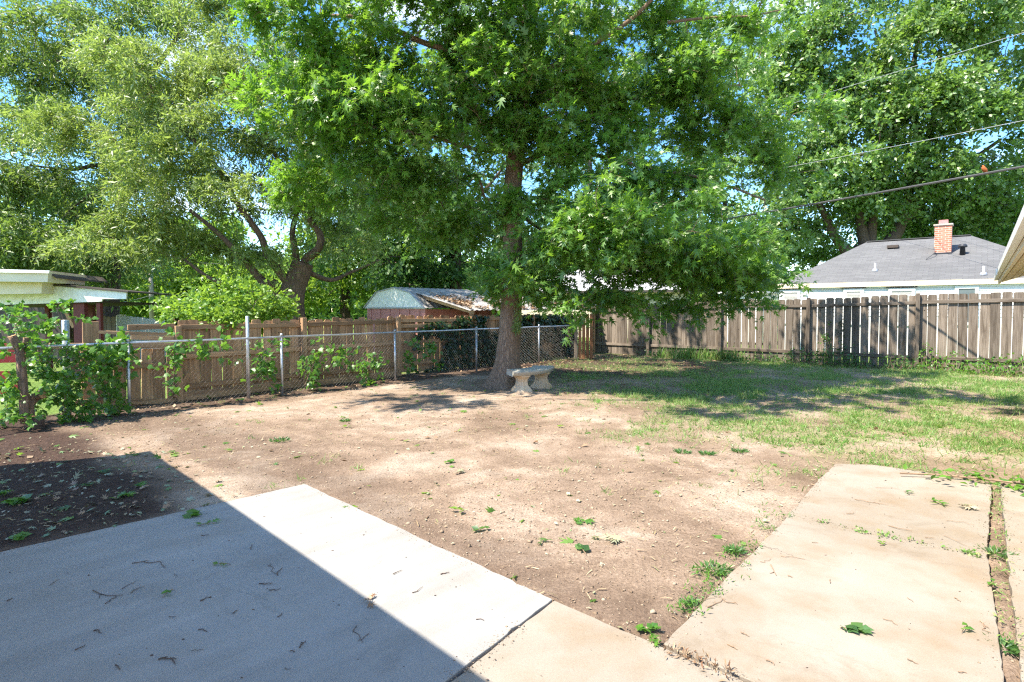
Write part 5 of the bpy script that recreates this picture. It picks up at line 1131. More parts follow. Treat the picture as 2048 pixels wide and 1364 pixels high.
mb = MB(); branches_to(mb, [(Vector(p), .03) for p in (cl(50, 846), cl(47, 790), cl(42, 730), cl(60, 815), cl(120, 840), cl(150, 838))], c_, .004)
p_, d_, st, en = sprays(c_, o_, 4, 5, .22, .25); p_[:, 2] = np.maximum(p_[:, 2], .03); twig_tubes(mb, st, en, .003, .5); mb.build('branches', M['dry_twig'], sp)
N = len(p_); o = leaf_cloud('leaves', p_, d_, leaf_normals(N, .8, .8, (0, -.5, 0)), RNG.uniform(.04, .095, N), 'vine', M['vine_leaf'], sp)
# stump
st_ = thing('tree_stump', 'small sawn stump at the foot of the pruned shrub', 'stump', G(75, 852, 0.0))
mb = MB(); mb.tube([(0, 0, -.05), (0, 0, .06), (0.005, 0, .13)], [.085, .075, .072], 14, True, .05); mb.build('bole', M['brown_bark'], st_, True)
mb = MB(); mb.tube([(0.005, 0, .131), (0.005, 0, .136)], [.070, .068], 14); mb.build('cut_face', M['cut_wood'], st_)
for uv, n_, lab in (
    ([(240, 830), (215, 770), (235, 720), (250, 695)], 230, 'leafy vine wound round the first chain-link post'),
    ([(200, 745), (225, 715), (245, 700)], 150, 'green vine sprays left of the first chain-link post'),
    ([(345, 780), (352, 720), (370, 695), (440, 700)], 170, 'vine hanging on the chain-link left of the tall steel post'),
    ([(545, 780), (530, 730), (540, 690), (580, 710)], 150, 'vine climbing beside the second chain-link post'),
    ([(610, 770), (630, 720), (650, 690), (690, 700), (700, 730)], 230, 'broad-leaved vine in the middle of the chain-link fence'),
    ([(730, 760), (745, 715), (770, 705)], 130, 'small vine left of the third chain-link post'),
    ([(810, 745), (830, 710), (855, 690), (860, 720)], 150, 'vine just right of the third chain-link post')):
    clump('climbing_vine', lab, 'vine', [cl(u, v, -.10) for u, v in uv], (.12, .07, .10), n_, 'vine', M['vine_leaf'], .10, group='vines on the chain-link fence')
# vine heap over the plank fence, left of the gnarled tree
wfp = lambda u, v, o_: P(u, v, (WF0 + VA * tset(WF0, VA, u) - VB * o_).y)
vh = thing('vine_heap', 'bright yellow-green heap of vines rising behind the plank fence', 'vine')
c_, o_ = blob_points([(wfp(470, 610, 1.6), (1.1, .7, .40), 95), (wfp(400, 628, 1.2), (.7, .5, .22), 45), (wfp(540, 625, 1.4), (.6, .5, .25), 35), (wfp(440, 640, .25), (.45, .15, .10), 20)])
mb = MB(); branches_to(mb, [(wfp(470, 700, 1.6), .03), (wfp(400, 700, 1.2), .03), (wfp(540, 700, 1.2), .03)], c_, .006); mb.build('stem', M['dry_twig'], vh)
p_, d_, st, en = sprays(c_, o_, 6, 6, .28, .2); N = len(p_); leaf_cloud('leaves', p_, d_, leaf_normals(N, .9, .8, (0, -.3, 0)), RNG.uniform(.06, .12, N), 'oval', M['fresh_leaf'], vh)
# ivy over the shaded end of the plank fence
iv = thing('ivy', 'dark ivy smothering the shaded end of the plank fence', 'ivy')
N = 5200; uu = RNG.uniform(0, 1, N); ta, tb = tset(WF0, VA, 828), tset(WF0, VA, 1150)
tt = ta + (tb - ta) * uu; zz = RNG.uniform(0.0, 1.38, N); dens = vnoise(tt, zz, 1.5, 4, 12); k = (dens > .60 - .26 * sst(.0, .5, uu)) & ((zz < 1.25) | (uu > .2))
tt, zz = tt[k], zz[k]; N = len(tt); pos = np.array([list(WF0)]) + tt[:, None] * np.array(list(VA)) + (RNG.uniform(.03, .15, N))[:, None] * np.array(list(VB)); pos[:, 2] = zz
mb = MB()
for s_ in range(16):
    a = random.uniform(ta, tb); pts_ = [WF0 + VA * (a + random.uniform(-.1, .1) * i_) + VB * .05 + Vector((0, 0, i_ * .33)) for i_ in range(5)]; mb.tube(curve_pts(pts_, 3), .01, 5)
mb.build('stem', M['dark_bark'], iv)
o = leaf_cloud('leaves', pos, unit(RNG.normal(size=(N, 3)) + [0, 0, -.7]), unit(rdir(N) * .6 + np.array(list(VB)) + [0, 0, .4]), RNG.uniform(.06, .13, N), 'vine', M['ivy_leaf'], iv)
# weeds along the grey fence
rfp = lambda u, v, o_=.25: (lambda q_: Vector((q_.x, q_.y, 0)))(RF0 + RFD * tset(RF0, RFD, u) - RN_ * o_)
def weed(u, o_, w, h, n, mat, kind, size, lab, grp):
    b_ = rfp(u, 0, o_); t_ = thing('weed_clump', lab, 'weeds', b_, group=grp); c_ = RNG.normal(size=(max(6, n // 8), 3)) * np.array([w * .45, w * .2, 0]); c_[:, 2] = np.abs(RNG.normal(size=len(c_))) * h * .5 + .03
    c_ = c_ @ np.array([[math.cos(AZ_R), math.sin(AZ_R), 0], [-math.sin(AZ_R), math.cos(AZ_R), 0], [0, 0, 1]])
    mb_ = MB()
    for q_ in c_: mb_.tube([(q_[0] * .8, q_[1] * .8, -.03), (q_[0] * .9, q_[1], q_[2] * .6), tuple(q_)], [.004, .003, .002], 4, False)
    mb_.build('stem', M['dry_twig'], t_)
    if kind == 'blade':
        pos_ = c_[RNG.integers(0, len(c_), n)] * [1, 1, 0]; leaf_cloud('leaves', pos_ + RNG.normal(size=(n, 3)) * [.06, .06, 0], unit(rdir(n) * .35 + [0, 0, 1]), rdir(n), RNG.uniform(.5, 1, n) * h, 'blade', mat, t_)
    else:
        pos_ = c_[RNG.integers(0, len(c_), n)] + RNG.normal(size=(n, 3)) * [.07, .06, .06]; pos_[:, 2] = np.maximum(pos_[:, 2], .02)
        leaf_cloud('leaves', pos_, rdir(n), leaf_normals(n, .9, .8), size * RNG.uniform(.6, 1.3, n), kind, mat, t_)
grpw = 'weeds at the foot of the grey fence'
weed(1390, .25, 1.3, .45, 420, M['grass'], 'blade', .1, 'tall grass blades at the fence foot left of the second grey post', grpw)
weed(1455, .22, .8, .40, 260, M['grass'], 'blade', .1, 'tall grass blades at the foot of the second grey post', grpw)
for u, w, h, n, lab in ((1330, .9, .2, 130, 'low dark weeds nearest the fence corner'), (1500, 1.2, .28, 260, 'dark weeds right of the second grey post'), (1570, 1.0, .25, 220, 'dark weeds before the third grey post'), (1640, .8, .5, 260, 'weeds and creeper at the foot of the third grey post'), (1690, .9, .45, 260, 'tallest weeds in the bay right of the third post'), (1750, 1.0, .30, 260, 'weeds midway between the third and fourth grey posts'), (1810, .7, .24, 160, 'low weeds just left of the fourth grey post'), (1868, .5, .5, 170, 'bushy weed just right of the fourth grey post'), (1920, .8, .38, 200, 'sunlit weeds under the far right planks'), (1985, .9, .30, 260, 'bright sunlit weeds in the far right bay'), (2040, .7, .4, 180, 'sunlit weeds at the right picture edge')):
    weed(u, .22 + .1 * random.random(), w, h, n, M['vine_leaf'] if u > 1850 else M['deep_leaf'], 'oval', .08, lab, grpw)
clump('climbing_vine', 'thin creeper climbing the grey planks right of the third post', 'vine', [rfp(1655, 0, .06) + Vector((0, 0, z_)) for z_ in (0, .4, .8, 1.1)], (.05, .03, .12), 120, 'oval', M['vine_leaf'], .06)
clump('climbing_vine', 'dark creeper climbing the grey planks beside the sunlit one', 'vine', [rfp(1684, 0, .06) + Vector((0, 0, z_)) for z_ in (0, .5, .9, 1.25)], (.06, .03, .12), 110, 'oval', M['ivy_leaf'], .06)

# ------------------------------------------------------------------ grass, clods, litter
def on_slab(x, y, grow=0.0):
    s_ = np.zeros(np.shape(x), dtype=bool)
    for pl in SLABS: s_ |= inside(pl, x, y)
    return s_
def yard_pts(n, x0, x1, y0, y1): return RNG.uniform(x0, x1, n), RNG.uniform(y0, y1, n)
def in_yard(x, y):
    return ((x - WF0.x) * VB.x + (y - WF0.y) * VB.y > 0.1) & ((x - RF0.x) * RN_.x + (y - RF0.y) * RN_.y < -.02) & (np.abs(x) < y * .95 + .6)
x, y = yard_pts(700000, -1, 13, 4.4, 19); dn_ = grass_density(x, y); cl_n = vnoise(x, y, 6.0, 3, 9)
k = (RNG.random(len(x)) < dn_ * (0.25 + 1.2 * sst(.38, .66, cl_n)) * .68) & in_yard(x, y) & ~on_slab(x, y); x, y = x[k], y[k]
k = RNG.random(len(x)) < np.clip(9.0 / y, 0, 1); x, y = x[k], y[k]; N = len(x); print('grass', N)
pos = np.stack([x, y, hz(x, y) - .004], -1)
o = leaf_cloud('grass', pos, unit(rdir(N) * .75 + [0, 0, .75]), rdir(N), RNG.uniform(.04, .10, N) * (1 + .25 * (y > 10)), 'blade', M['grass']); tag(o, 'short patchy lawn grass on the right side of the yard', kind='stuff')
x, y = yard_pts(60000, 0, 13, 4.8, 16); dn_ = grass_density(x, y) * (vnoise(x, y, 1.3, 3, 33) > .5); k = (RNG.random(len(x)) < dn_ * .4) & in_yard(x, y) & ~on_slab(x, y); x, y = x[k], y[k]; N = len(x)
o = leaf_cloud('clover', np.stack([x, y, hz(x, y) + RNG.uniform(.01, .045, N)], -1), rdir(N), leaf_normals(N, 1, .6), RNG.uniform(.015, .04, N), 'oval', M['vine_leaf']); tag(o, 'clover and low broad-leaved weeds among the lawn grass', kind='stuff')
# sparse tufts over the soil
x, y = yard_pts(1500, -5, 5, 3.0, 13); k = in_yard(x, y) & ~on_slab(x, y) & (RNG.random(len(x)) < .10 + .5 * sst(-1.5, 3, x) * sst(5, 9, y)) & (vnoise(x, y, 1.1, 3, 14) > .48); x, y = x[k], y[k]
nb = 22; X_, Y_ = np.repeat(x, nb) + RNG.normal(size=len(x) * nb) * .035, np.repeat(y, nb) + RNG.normal(size=len(x) * nb) * .035; N = len(X_)
o = leaf_cloud('grass_tufts', np.stack([X_, Y_, hz(X_, Y_) - .004], -1), unit(rdir(N) + [0, 0, .6]), rdir(N), RNG.uniform(.03, .085, N), 'blade', M['grass']); tag(o, 'small grass tufts dotted over the bare soil', kind='stuff')
# soil clods
OCT = np.array([(1, 0, 0), (-1, 0, 0), (0, 1, 0), (0, -1, 0), (0, 0, 1), (0, 0, -1)], float); OF = np.array([(0, 2, 4), (2, 1, 4), (1, 3, 4), (3, 0, 4), (2, 0, 5), (1, 2, 5), (3, 1, 5), (0, 3, 5)])
def clods(name, x, y, r, mat, label, flat=.6):
    N_ = len(x); V = OCT[None] * RNG.uniform(.55, 1.3, (N_, 6, 1)) + RNG.normal(size=(N_, 6, 3)) * .18
    a = RNG.uniform(0, 6.28, N_); ca, sa = np.cos(a)[:, None], np.sin(a)[:, None]; V = np.stack([V[..., 0] * ca - V[..., 1] * sa, V[..., 0] * sa + V[..., 1] * ca, V[..., 2] * flat], -1)
    V = V * r[:, None, None] + np.stack([x, y, hz(x, y) + r * .12], -1)[:, None]; Fc = OF[None] + (np.arange(N_) * 6)[:, None, None]
    tag(link(name, fast_mesh(name, V.reshape(-1, 3), Fc.reshape(-1, 3)), mat), label, kind='stuff')
m, n, l, b = new_mat('soil_clod'); g = n.new('ShaderNodeNewGeometry'); r = ramp(n, [(0.175, 0.125, 0.082), (0.265, 0.20, 0.138), (0.35, 0.285, 0.21), (0.24, 0.178, 0.122)]); l.new(g.outputs['Random Per Island'], r.inputs['Fac']); l.new(r.outputs['Color'], b.inputs['Base Color']); b.inputs['Roughness'].default_value = .95; b.inputs['Specular IOR Level'].default_value = .15; M['clod'] = m
m, n, l, b = new_mat('shade_clod'); g = n.new('ShaderNodeNewGeometry'); r = ramp(n, [(0.05, 0.03, 0.022), (0.10, 0.06, 0.042), (0.16, 0.10, 0.07), (0.08, 0.05, 0.035)]); l.new(g.outputs['Random Per Island'], r.inputs['Fac']); l.new(r.outputs['Color'], b.inputs['Base Color']); b.inputs['Roughness'].default_value = .95; b.inputs['Specular IOR Level'].default_value = .15; M['shade_clod'] = m  # darker copy of the soil clod colour, for clods in house shade
x, y = yard_pts(170000, -8, 4, 1.6, 12); dn_ = np.clip(vnoise(x, y, .8, 4, 21) * 2.6 - .75, .05, 1) * np.clip(5.0 / y, .2, 1) * (1 - .9 * grass_density(x, y)) * (1 - .75 * sst(-.5, 2.5, x))
k = (RNG.random(len(x)) < dn_ * .62) & in_yard(x, y) & ~on_slab(x, y); x, y = x[k], y[k]; print('clods', len(x))
da_ = (x - PATIO_CORNER.x) * ha.x + (y - PATIO_CORNER.y) * ha.y; db_ = (x - PATIO_CORNER.x) * hb.x + (y - PATIO_CORNER.y) * hb.y; house_shade = (da_ < -.85 + RNG.normal(size=len(x)) * .12) & (db_ < .1)  # clods inside the house shadow get the darker colour
rr = np.clip(RNG.lognormal(-5.35, .55, len(x)), .0022, .02)
clods('soil_clods', x[~house_shade], y[~house_shade], rr[~house_shade], M['clod'], 'crumbly reddish soil clods over the bare yard')
clods('shaded_crumbs', x[house_shade], y[house_shade], rr[house_shade], M['shade_clod'], 'soil crumbs coloured dark for the house shade beside the patio')
# leaf litter: brown under the oak and along the fences, pale bits over the soil
x, y = yard_pts(26000, -6, 12, 5, 20); wgt = .04 + .9 * sst(-.2, .5, 1 - ((x - 2.3) / 4.6) ** 2 - ((y - 16.4) / 3.6) ** 2) + .6 * (np.abs((x - CL0.x) * VB.x + (y - CL0.y) * VB.y + .2) < .45) + .7 * (np.abs((x - RF0.x) * RN_.x + (y - RF0.y) * RN_.y + .4) < .45)
k = (RNG.random(len(x)) < wgt * .6) & in_yard(x, y) & ~on_slab(x, y); x, y = x[k], y[k]; N = len(x)
o = leaf_cloud('leaf_litter', np.stack([x, y, hz(x, y) + .008], -1), unit(RNG.normal(size=(N, 3)) * [1, 1, .25]), leaf_normals(N, 1, .5), RNG.uniform(.03, .10, N), 'oval', M['litter']); tag(o, 'dry brown leaf litter under the oak and along the fences', kind='stuff')
x, y = yard_pts(24000, -7.5, 9, 1.8, 14); k = in_yard(x, y) & ~on_slab(x, y) & (RNG.random(len(x)) < .25 + .5 * (vnoise(x, y, 1.0, 3, 17) > .52)); x, y = x[k], y[k]; N = len(x)
o = leaf_cloud('wood_chips', np.stack([x, y, hz(x, y) + .010], -1), unit(RNG.normal(size=(N, 3)) * [1, 1, .2]), leaf_normals(N, 1, .45), np.clip(RNG.lognormal(-4.15, .55, N), .006, .06), 'oval', M['pale_bits']); tag(o, 'pale wilted leaf scraps and chips scattered over the soil', kind='stuff')
x, y = yard_pts(16000, -7.5, 9, 1.8, 13); k = in_yard(x, y) & ~on_slab(x, y) & (vnoise(x, y, 1.4, 3, 27) > .45); x, y = x[k], y[k]; N = len(x)
o = leaf_cloud('straw', np.stack([x, y, hz(x, y) + .012], -1), unit(RNG.normal(size=(N, 3)) * [1, 1, .15]), leaf_normals(N, 1, .4), RNG.uniform(.02, .085, N), 'blade', M['straw']); tag(o, 'dry straw and dead grass stems scattered over the soil', kind='stuff')
x, y = yard_pts(1500, -7.5, -1.5, 2.5, 6.5); k = in_yard(x, y) & ~on_slab(x, y) & ((x - PATIO_CORNER.x) * ha.x + (y - PATIO_CORNER.y) * ha.y < -.5); x, y = x[k], y[k]; N = len(x)
o = leaf_cloud('bed_litter', np.stack([x, y, hz(x, y) + .014], -1), unit(RNG.normal(size=(N, 3)) * [1, 1, .25]), leaf_normals(N, 1, .6), RNG.uniform(.02, .09, N), 'star', M['bed_litter']); tag(o, 'mixed green and brown leaf scraps over the shaded bed', kind='stuff')
x, y = yard_pts(520, -7, 9, 2.0, 13); k = in_yard(x, y) & ~on_slab(x, y); x, y = x[k], y[k]; N = len(x)
o = leaf_cloud('fallen_leaves', np.stack([x, y, hz(x, y) + .014], -1), unit(RNG.normal(size=(N, 3)) * [1, 1, .25]), leaf_normals(N, 1, .5), RNG.uniform(.05, .13, N), 'star', M['oak_leaf']); tag(o, 'small green fallen oak leaves scattered over the soil', kind='stuff')

def top_z(p): return SZ + .001 if bool(on_slab(np.array([p.x]), np.array([p.y]))[0]) else gz(p.x, p.y) + .008
def sprig(u, v, n, size, label, kind='star', mat='oak_leaf', stem=.10, group=None):
    n, size = int(n * 1.5 + .5), size * .74
    q_ = G(u, v); z_ = top_z(q_); t_ = thing('fallen_sprig', label, 'leaves', (q_.x, q_.y, z_), group=group); a = random.uniform(0, 6.28)
    mb_ = MB(); mb_.tube([(0, 0, .004), (math.cos(a) * stem * .5, math.sin(a) * stem * .5, .014), (math.cos(a) * stem, math.sin(a) * stem, .006)], [.0025, .002, .0012], 5); mb_.build('stem', M['dry_twig'], t_)
    f = RNG.random(n); pos_ = np.stack([np.cos(a) * stem * f, np.sin(a) * stem * f, .008 + .012 * RNG.random(n)], -1)
    an = a + RNG.normal(size=n) * 1.1
    for i_ in range(n):
        o_ = leaf_cloud('leaf', pos_[i_:i_ + 1], np.array([[math.cos(an[i_]), math.sin(an[i_]), .12]]), leaf_normals(1, 1, .6), np.array([size * random.uniform(.6, 1.25)]), kind, M[mat], t_)
for a in ((1680, 1262, 7, .085, 'dark green leaf sprig lying alone on the buff driveway slab', 'vine', 'deep_leaf'), (1150, 1046, 6, .10, 'pale green leaf sprig lying in the middle of the bare soil', 'star', 'vine_leaf'), (980, 1052, 4, .10, 'dark leaf sprig on the soil left of the pale one', 'oval', 'deep_leaf'),
          (1095, 1081, 4, .09, 'small dark leaf sprig on the soil above the patio edge', 'star', 'deep_leaf'), (1172, 1110, 3, .10, 'pair of dark oval leaves on the soil', 'oval', 'deep_leaf'), (382, 1040, 5, .11, 'large green leaf in the shade on the patio edge', 'vine', 'vine_leaf'), (398, 1056, 3, .08, 'small green leaf just below the large one on the patio', 'star', 'vine_leaf'),
          (930, 1022, 4, .09, 'light green curled leaves on the soil beside the patio corner', 'oval', 'fresh_leaf'), (346, 1184, 2, .06, 'single round green leaf on the shaded patio', 'oval', 'vine_leaf'), (735, 1221, 3, .06, 'wilted leaf on the edge of the patio shadow', 'star', 'litter'), (462, 1134, 2, .05, 'tiny green leaf in the middle of the shaded patio', 'oval', 'fresh_leaf'),
          (1276, 1262, 10, .06, 'heap of green leaves in the soil corner between walk and driveway', 'vine', 'vine_leaf'), (1300, 1272, 8, .05, 'leaves tucked against the driveway corner', 'star', 'vine_leaf'), (712, 1010, 7, .09, 'green leaves touching the sunlit patio edge', 'star', 'fresh_leaf'), (1935, 1258, 3, .05, 'three small round leaves by the driveway joint', 'oval', 'vine_leaf'),
          (1808, 986, 4, .08, 'leaf sprig on the far driveway slab', 'narrow', 'deep_leaf'), (1860, 1005, 6, .10, 'long leaf sprig on the far driveway slab near the joint', 'narrow', 'vine_leaf'), (1930, 1015, 8, .10, 'pale leaf sprig beside the far end of the joint', 'star', 'pale_bits'), (1975, 1178, 2, .07, 'single narrow leaf touching the driveway joint', 'oval', 'vine_leaf'), (1760, 1096, 2, .05, 'tiny leaf in the middle of the driveway', 'oval', 'fresh_leaf'),
          (912, 945, 6, .10, 'pale upturned leaves on the soil beyond the patio corner', 'star', 'pale_bits'), (1245, 1085, 5, .10, 'whitish upturned leaves on the soil near the driveway', 'star', 'pale_bits'), (912, 922, 4, .09, 'green leaves above the pale upturned ones', 'vine', 'vine_leaf'), (60, 1000, 14, .13, 'large leafy sprig in the shaded soil bed', 'vine', 'vine_leaf'), (30, 985, 9, .10, 'small leaf sprig at the left edge of the shaded bed', 'star', 'vine_leaf'),
          (230, 1000, 9, .10, 'spiky green leaf sprig in the middle of the shaded bed', 'star', 'vine_leaf'), (270, 978, 8, .10, 'green sprig in the shaded bed below its bright edge', 'star', 'vine_leaf'), (170, 970, 6, .09, 'small leaves in the upper part of the shaded bed', 'star', 'deep_leaf'), (25, 1085, 8, .10, 'leaves at the lower left of the shaded bed', 'vine', 'vine_leaf'), (205, 945, 5, .09, 'leaf scrap near the top of the shaded bed', 'star', 'deep_leaf')):
    sprig(*a)
# broken leafy branch at the far end of the driveway
br = thing('fallen_branch', 'broken leafy branch lying across the far end of the driveway', 'branch')
pts_ = [G(1800, 955), G(1870, 958), G(1950, 965), G(2030, 975), G(2090, 985)]; mb = MB(); mb.tube(curve_pts([p + Vector((0, 0, .04)) for p in pts_], 4), .009, 6); mb.build('stem', M['dry_twig'], br)
N = 110; c_ = curve_pts(pts_, 8); pos = np.array([list(c_[i]) for i in RNG.integers(len(c_) // 4, len(c_), N)]) + RNG.normal(size=(N, 3)) * [.12, .12, 0]; pos[:, 2] = .03 + RNG.random(N) * .07
leaf_cloud('leaves', pos, unit(RNG.normal(size=(N, 3)) * [1, 1, .4]), leaf_normals(N, 1, .6), RNG.uniform(.04, .09, N), 'oval', M['vine_leaf'], br)
# twigs on the concrete
TW = [(300, 1135, 90, 5), (258, 1175, 40, -30), (215, 1192, 75, 10), (275, 1185, 40, -28), (352, 1156, 10, 40), (222, 1206, 34, -32), (412, 1203, 30, -20), (548, 1143, 34, 55), (560, 1148, 22, -60), (530, 1174, 30, 5), (550, 1184, 30, -10), (720, 1275, 46, 70), (730, 1280, 30, -40), (195, 1270, 20, 20), (345, 1240, 18, 15), (335, 1325, 46, -4), (345, 1330, 20, 60), (405, 1268, 22, 14), (605, 1295, 24, -50), (395, 1308, 30, -8), (160, 1302, 28, -30), (505, 1098, 16, -70), (410, 1075, 20, 0), (110, 1170, 30, -30), (470, 1230, 14, -40), (560, 1236, 16, -35), (585, 1310, 14, 10), (20, 1205, 16, -30), (575, 1345, 16, 8), (235, 1342, 14, 40), (835, 1185, 30, -30), (795, 1150, 26, -25), (890, 1152, 22, -10), (960, 1246, 20, 10),
      (1585, 1120, 60, 8), (1530, 1125, 26, -20), (1545, 1145, 28, 70), (1425, 1205, 60, -8), (1430, 1212, 45, -30), (1460, 1208, 40, 20), (1800, 1060, 60, 12), (1920, 1050, 70, 8), (1920, 1090, 90, 24), (1860, 1080, 24, 5), (1755, 1010, 50, 10), (1725, 1005, 40, 12), (1780, 1250, 40, 24), (1970, 1260, 40, 50), (1820, 1205, 18, 40), (1915, 1205, 18, 32), (1465, 1300, 28, 30), (1540, 1332, 24, 28), (1825, 1330, 30, 22), (1775, 980, 60, 4), (1700, 1030, 18, -10), (1630, 1090, 16, 5), (1490, 1275, 24, 25), (1925, 1352, 22, 4), (1580, 1158, 12, 20), (1660, 1168, 10, 90)]
for i, (u, v, L, ang) in enumerate(TW):
    L *= .8; du, dv = math.cos(R(ang)) * L / 2, math.sin(R(ang)) * L / 2
    a, b = G(u - du, v - dv), G(u + du, v + dv); m_ = (a + b) / 2; sd = Vector((-(b - a).y, (b - a).x, 0)) * random.uniform(-.18, .18); z_ = SZ + .005
    z_ -= .002; nk = random.choice([3, 4, 5, 6]); perp = Vector((-(b - a).y, (b - a).x, 0)); wv_ = [0] + [random.gauss(0, .07) for _ in range(nk - 1)] + [random.gauss(0, .04)]; bow = random.choice([0, 0, .05, -.06, .12, -.14])
    pts_ = [a.lerp(b, k_ / nk) + perp * (wv_[k_] + bow * math.sin(math.pi * k_ / nk)) + Vector((-m_.x, -m_.y, z_ + random.uniform(0, .004))) for k_ in range(nk + 1)]
    rr_ = random.uniform(.0014, .0034); mb = MB(); mb.tube(pts_, [rr_ * (1 - .5 * k_ / nk) * random.uniform(.85, 1.15) for k_ in range(nk + 1)], 5)
    if L > 18 and i % 3 != 1:
        for _ in range(random.choice([1, 1, 2])):
            k_ = random.randint(1, nk - 1); e_ = pts_[k_] + (pts_[-1] - pts_[0]) * random.uniform(.08, .25) + perp * random.choice([-1, 1]) * random.uniform(.08, .22); mb.tube([pts_[k_], (pts_[k_] + e_) / 2 + perp * .02, e_], [rr_ * .7, rr_ * .6, rr_ * .35], 4)
    o = mb.build('twig', M['twig'] if u < 1000 else M['dry_twig']); o.location = (m_.x, m_.y, 0)
    k_ = ('thin dark twig lying on the sunlit strip of the patio', 'twigs on the sunlit patio') if u > 760 and u < 1000 else ('long thin dark twig on the shaded patio', 'long twigs on the shaded patio') if u < 1000 and L >= 30 else ('short dark twig bit on the shaded patio', 'short twig bits on the shaded patio') if u < 1000 else ('thin brown twig on the driveway slab beyond the weedy crack', 'twigs on the far driveway slab') if v < 1100 and u > 1680 else ('short brown twig bit on the nearest driveway slab', 'short twig bits on the near driveway') if L < 30 else ('long brown twig on the nearest driveway slab', 'long twigs on the near driveway')
    tag(o, k_[0], 'twig', k_[1])
# crumbs on the concrete
N = 900; x, y = yard_pts(N, -5, 5, 1.5, 6.5); k = on_slab(x, y); x, y = x[k], y[k]; N = len(x)
V = OCT[None] * RNG.uniform(.4, 1.4, (N, 6, 1)) * (np.clip(RNG.lognormal(-6.0, .5, N), .001, .007))[:, None, None] * [1.6, .8, .6] + np.stack([x, y, np.full(N, SZ + .002)], -1)[:, None]
o = link('debris', fast_mesh('debris', V.reshape(-1, 3), (OF[None] + (np.arange(N) * 6)[:, None, None]).reshape(-1, 3)), M['twig']); tag(o, 'tiny dark crumbs and bud scales on the concrete', kind='stuff')
# soil washed onto the slab edges
ex, ey = [], []
for pl in SLABS:
    for i_ in range(len(pl)):
        a_, b_ = Vector(pl[i_]), Vector(pl[(i_ + 1) % len(pl)]); n_ = int((b_ - a_).length * 260)
        if n_ > 4: f_ = RNG.random(n_); dd_ = np.abs(RNG.normal(size=n_)) * .035; nn_ = Vector((-(b_ - a_).y, (b_ - a_).x, 0)).normalized(); sg = RNG.choice([-1, 1], n_); ex.append(a_.x + (b_ - a_).x * f_ + nn_.x * dd_ * sg); ey.append(a_.y + (b_ - a_).y * f_ + nn_.y * dd_ * sg)
x, y = np.concatenate(ex), np.concatenate(ey); k = on_slab(x, y) & (vnoise(x, y, 2.0, 3, 41) > .42); x, y = x[k], y[k]; N = len(x)
V = OCT[None] * RNG.uniform(.4, 1.4, (N, 6, 1)) * (np.clip(RNG.lognormal(-6.3, .5, N), .0008, .006))[:, None, None] * [1.3, 1.2, .6] + np.stack([x, y, np.full(N, SZ + .0005)], -1)[:, None]
o = link('washed_soil', fast_mesh('washed_soil', V.reshape(-1, 3), (OF[None] + (np.arange(N) * 6)[:, None, None]).reshape(-1, 3)), M['clod']); tag(o, 'fine soil crumbs washed onto the concrete edges', kind='stuff')
# weeds growing in joints and along slab edges
def joint_weeds(name, label, pts, n, h, spread, mat='vine_leaf', kind='oval', size=.035):
    arr = np.array([list(p) for p in curve_pts(pts, 12)]); c_ = arr[RNG.integers(0, len(arr), max(5, n // 8))] + RNG.normal(size=(max(5, n // 8), 3)) * spread * np.array([1, 1, 0])
    pos_ = c_[RNG.integers(0, len(c_), n)] + RNG.normal(size=(n, 3)) * [.02, .02, 0]; pos_[:, 2] = SZ + RNG.random(n) * h
    o_ = leaf_cloud(name, pos_, unit(rdir(n) + [0, 0, .4]), leaf_normals(n, 1, .7), size * RNG.uniform(.6, 1.3, n), kind, M[mat]); tag(o_, label, 'weeds'); return o_
joint_weeds('crack_weeds', 'low weeds growing along the crack across the driveway', [CR_A.lerp(CR_B, f) for f in (.15, .4, .7, .95)], 170, .02, .015, 'grass', 'oval', .022)
joint_weeds('joint_weeds', 'weeds growing in the wide joint at the right of the driveway', [J1.lerp(J2, f) + off * .5 for f in (0, .2, .45, .7, .9)], 420, .02, .018, 'grass', 'narrow', .026)
joint_weeds('edge_weeds', 'weeds fringing the left edge of the driveway', [DRV_NEAR.lerp(DRV_FAR, f) - Vector((.06, 0, 0)) for f in (.1, .3, .55)], 500, .02, .05, 'vine_leaf', 'narrow', .028)
joint_weeds('path_weeds', 'small weeds in the joint between walk and driveway', [E2.lerp(W2, f) for f in (.1, .5, .9)], 130, .015, .008, 'litter', 'narrow', .03)
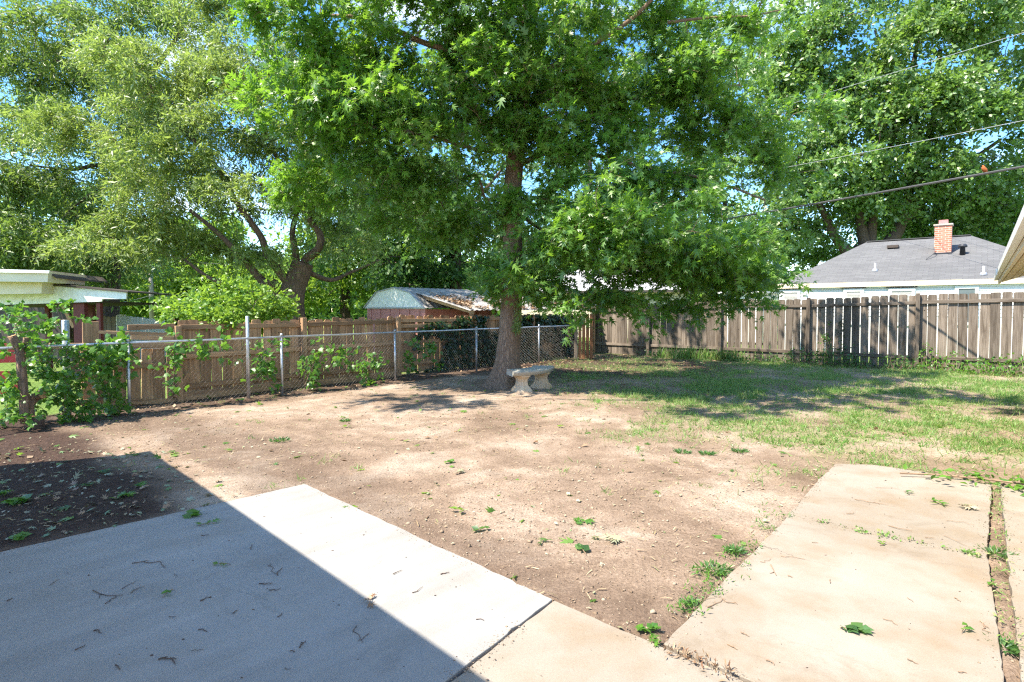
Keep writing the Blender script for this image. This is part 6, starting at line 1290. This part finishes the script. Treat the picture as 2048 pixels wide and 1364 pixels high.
for u, v, lab in ((1364, 906, 'first of three round weed tufts before the driveway'), (1414, 908, 'middle of three round weed tufts before the driveway'), (1479, 903, 'third and largest of the round weed tufts'), (1470, 1104, 'spreading weed tuft on the driveway edge'), (1430, 1140, 'weed tuft below the spreading one on the driveway edge'), (1390, 1210, 'weed tuft nearest the camera on the driveway edge'), (560, 880, 'weed tuft on the soil left of centre'), (480, 800, 'weed tuft in the dirt before the chain-link fence'), (690, 840, 'flat weed tuft on the soil beyond the patio'), (1990, 1105, 'weed tuft where crack and joint meet'), (2008, 1290, 'weed tuft low in the driveway joint')):
    q = G(u, v); N = 150; c_ = np.zeros((N, 3)); a = RNG.uniform(0, 6.28, N); el = RNG.uniform(.1, .9, N); z_ = top_z(q)
    d_ = np.stack([np.cos(a), np.sin(a), el], -1); c_ = np.stack([np.cos(a), np.sin(a), np.zeros(N)], -1) * (RNG.uniform(0, 1, N) ** .7 * random.uniform(.03, .10))[:, None]
    o = leaf_cloud('weed_tuft', c_, unit(d_), rdir(N), RNG.uniform(.018, .055, N), 'narrow', M['deep_leaf']); o.location = (q.x, q.y, z_); tag(o, lab, 'weeds', 'weed tufts in the yard')

# tell the few long twigs apart by their order across the slab
for g_ in {o.get('group') for o in scene.objects if o.name.startswith('twig')}:
    mem = sorted([o for o in scene.objects if o.get('group') == g_], key=lambda o_: o_.location.x / max(o_.location.y, .1))
    if 1 < len(mem) <= 8:
        for k_, o in enumerate(mem): o['label'] = ('leftmost ' if k_ == 0 else 'rightmost ' if k_ == len(mem) - 1 else ['second ', 'third ', 'fourth ', 'fifth ', 'sixth ', 'seventh '][k_ - 1]) + o['label'] + ('' if k_ in (0, len(mem) - 1) else ', counted from the left')
# ------------------------------------------------------------------ put every thing's empty at its base
bpy.context.view_layer.update()
for r_ in [o for o in scene.objects if o.type == 'EMPTY' and o.parent is None and o.location.length < 1e-6]:
    pts_ = [c.matrix_world @ Vector(bb) for c in r_.children_recursive if c.type == 'MESH' for bb in c.bound_box]
    if not pts_: continue
    lo = [min(p[i] for p in pts_) for i in range(3)]; hi = [max(p[i] for p in pts_) for i in range(3)]
    base = Vector(((lo[0] + hi[0]) / 2, (lo[1] + hi[1]) / 2, lo[2]))
    r_.location = base
    for c in r_.children: c.location = Vector(c.location) - base
for o in bpy.data.objects:
    if o.parent is not None and o.name.split('.')[0] in ('stem', 'branches', 'leaves', 'crown'): o['kind'] = 'stuff'
print('tris', sum(sum(len(p.vertices) - 2 for p in m_.polygons) if len(m_.polygons) < 2000 else len(m_.polygons) for m_ in bpy.data.meshes))
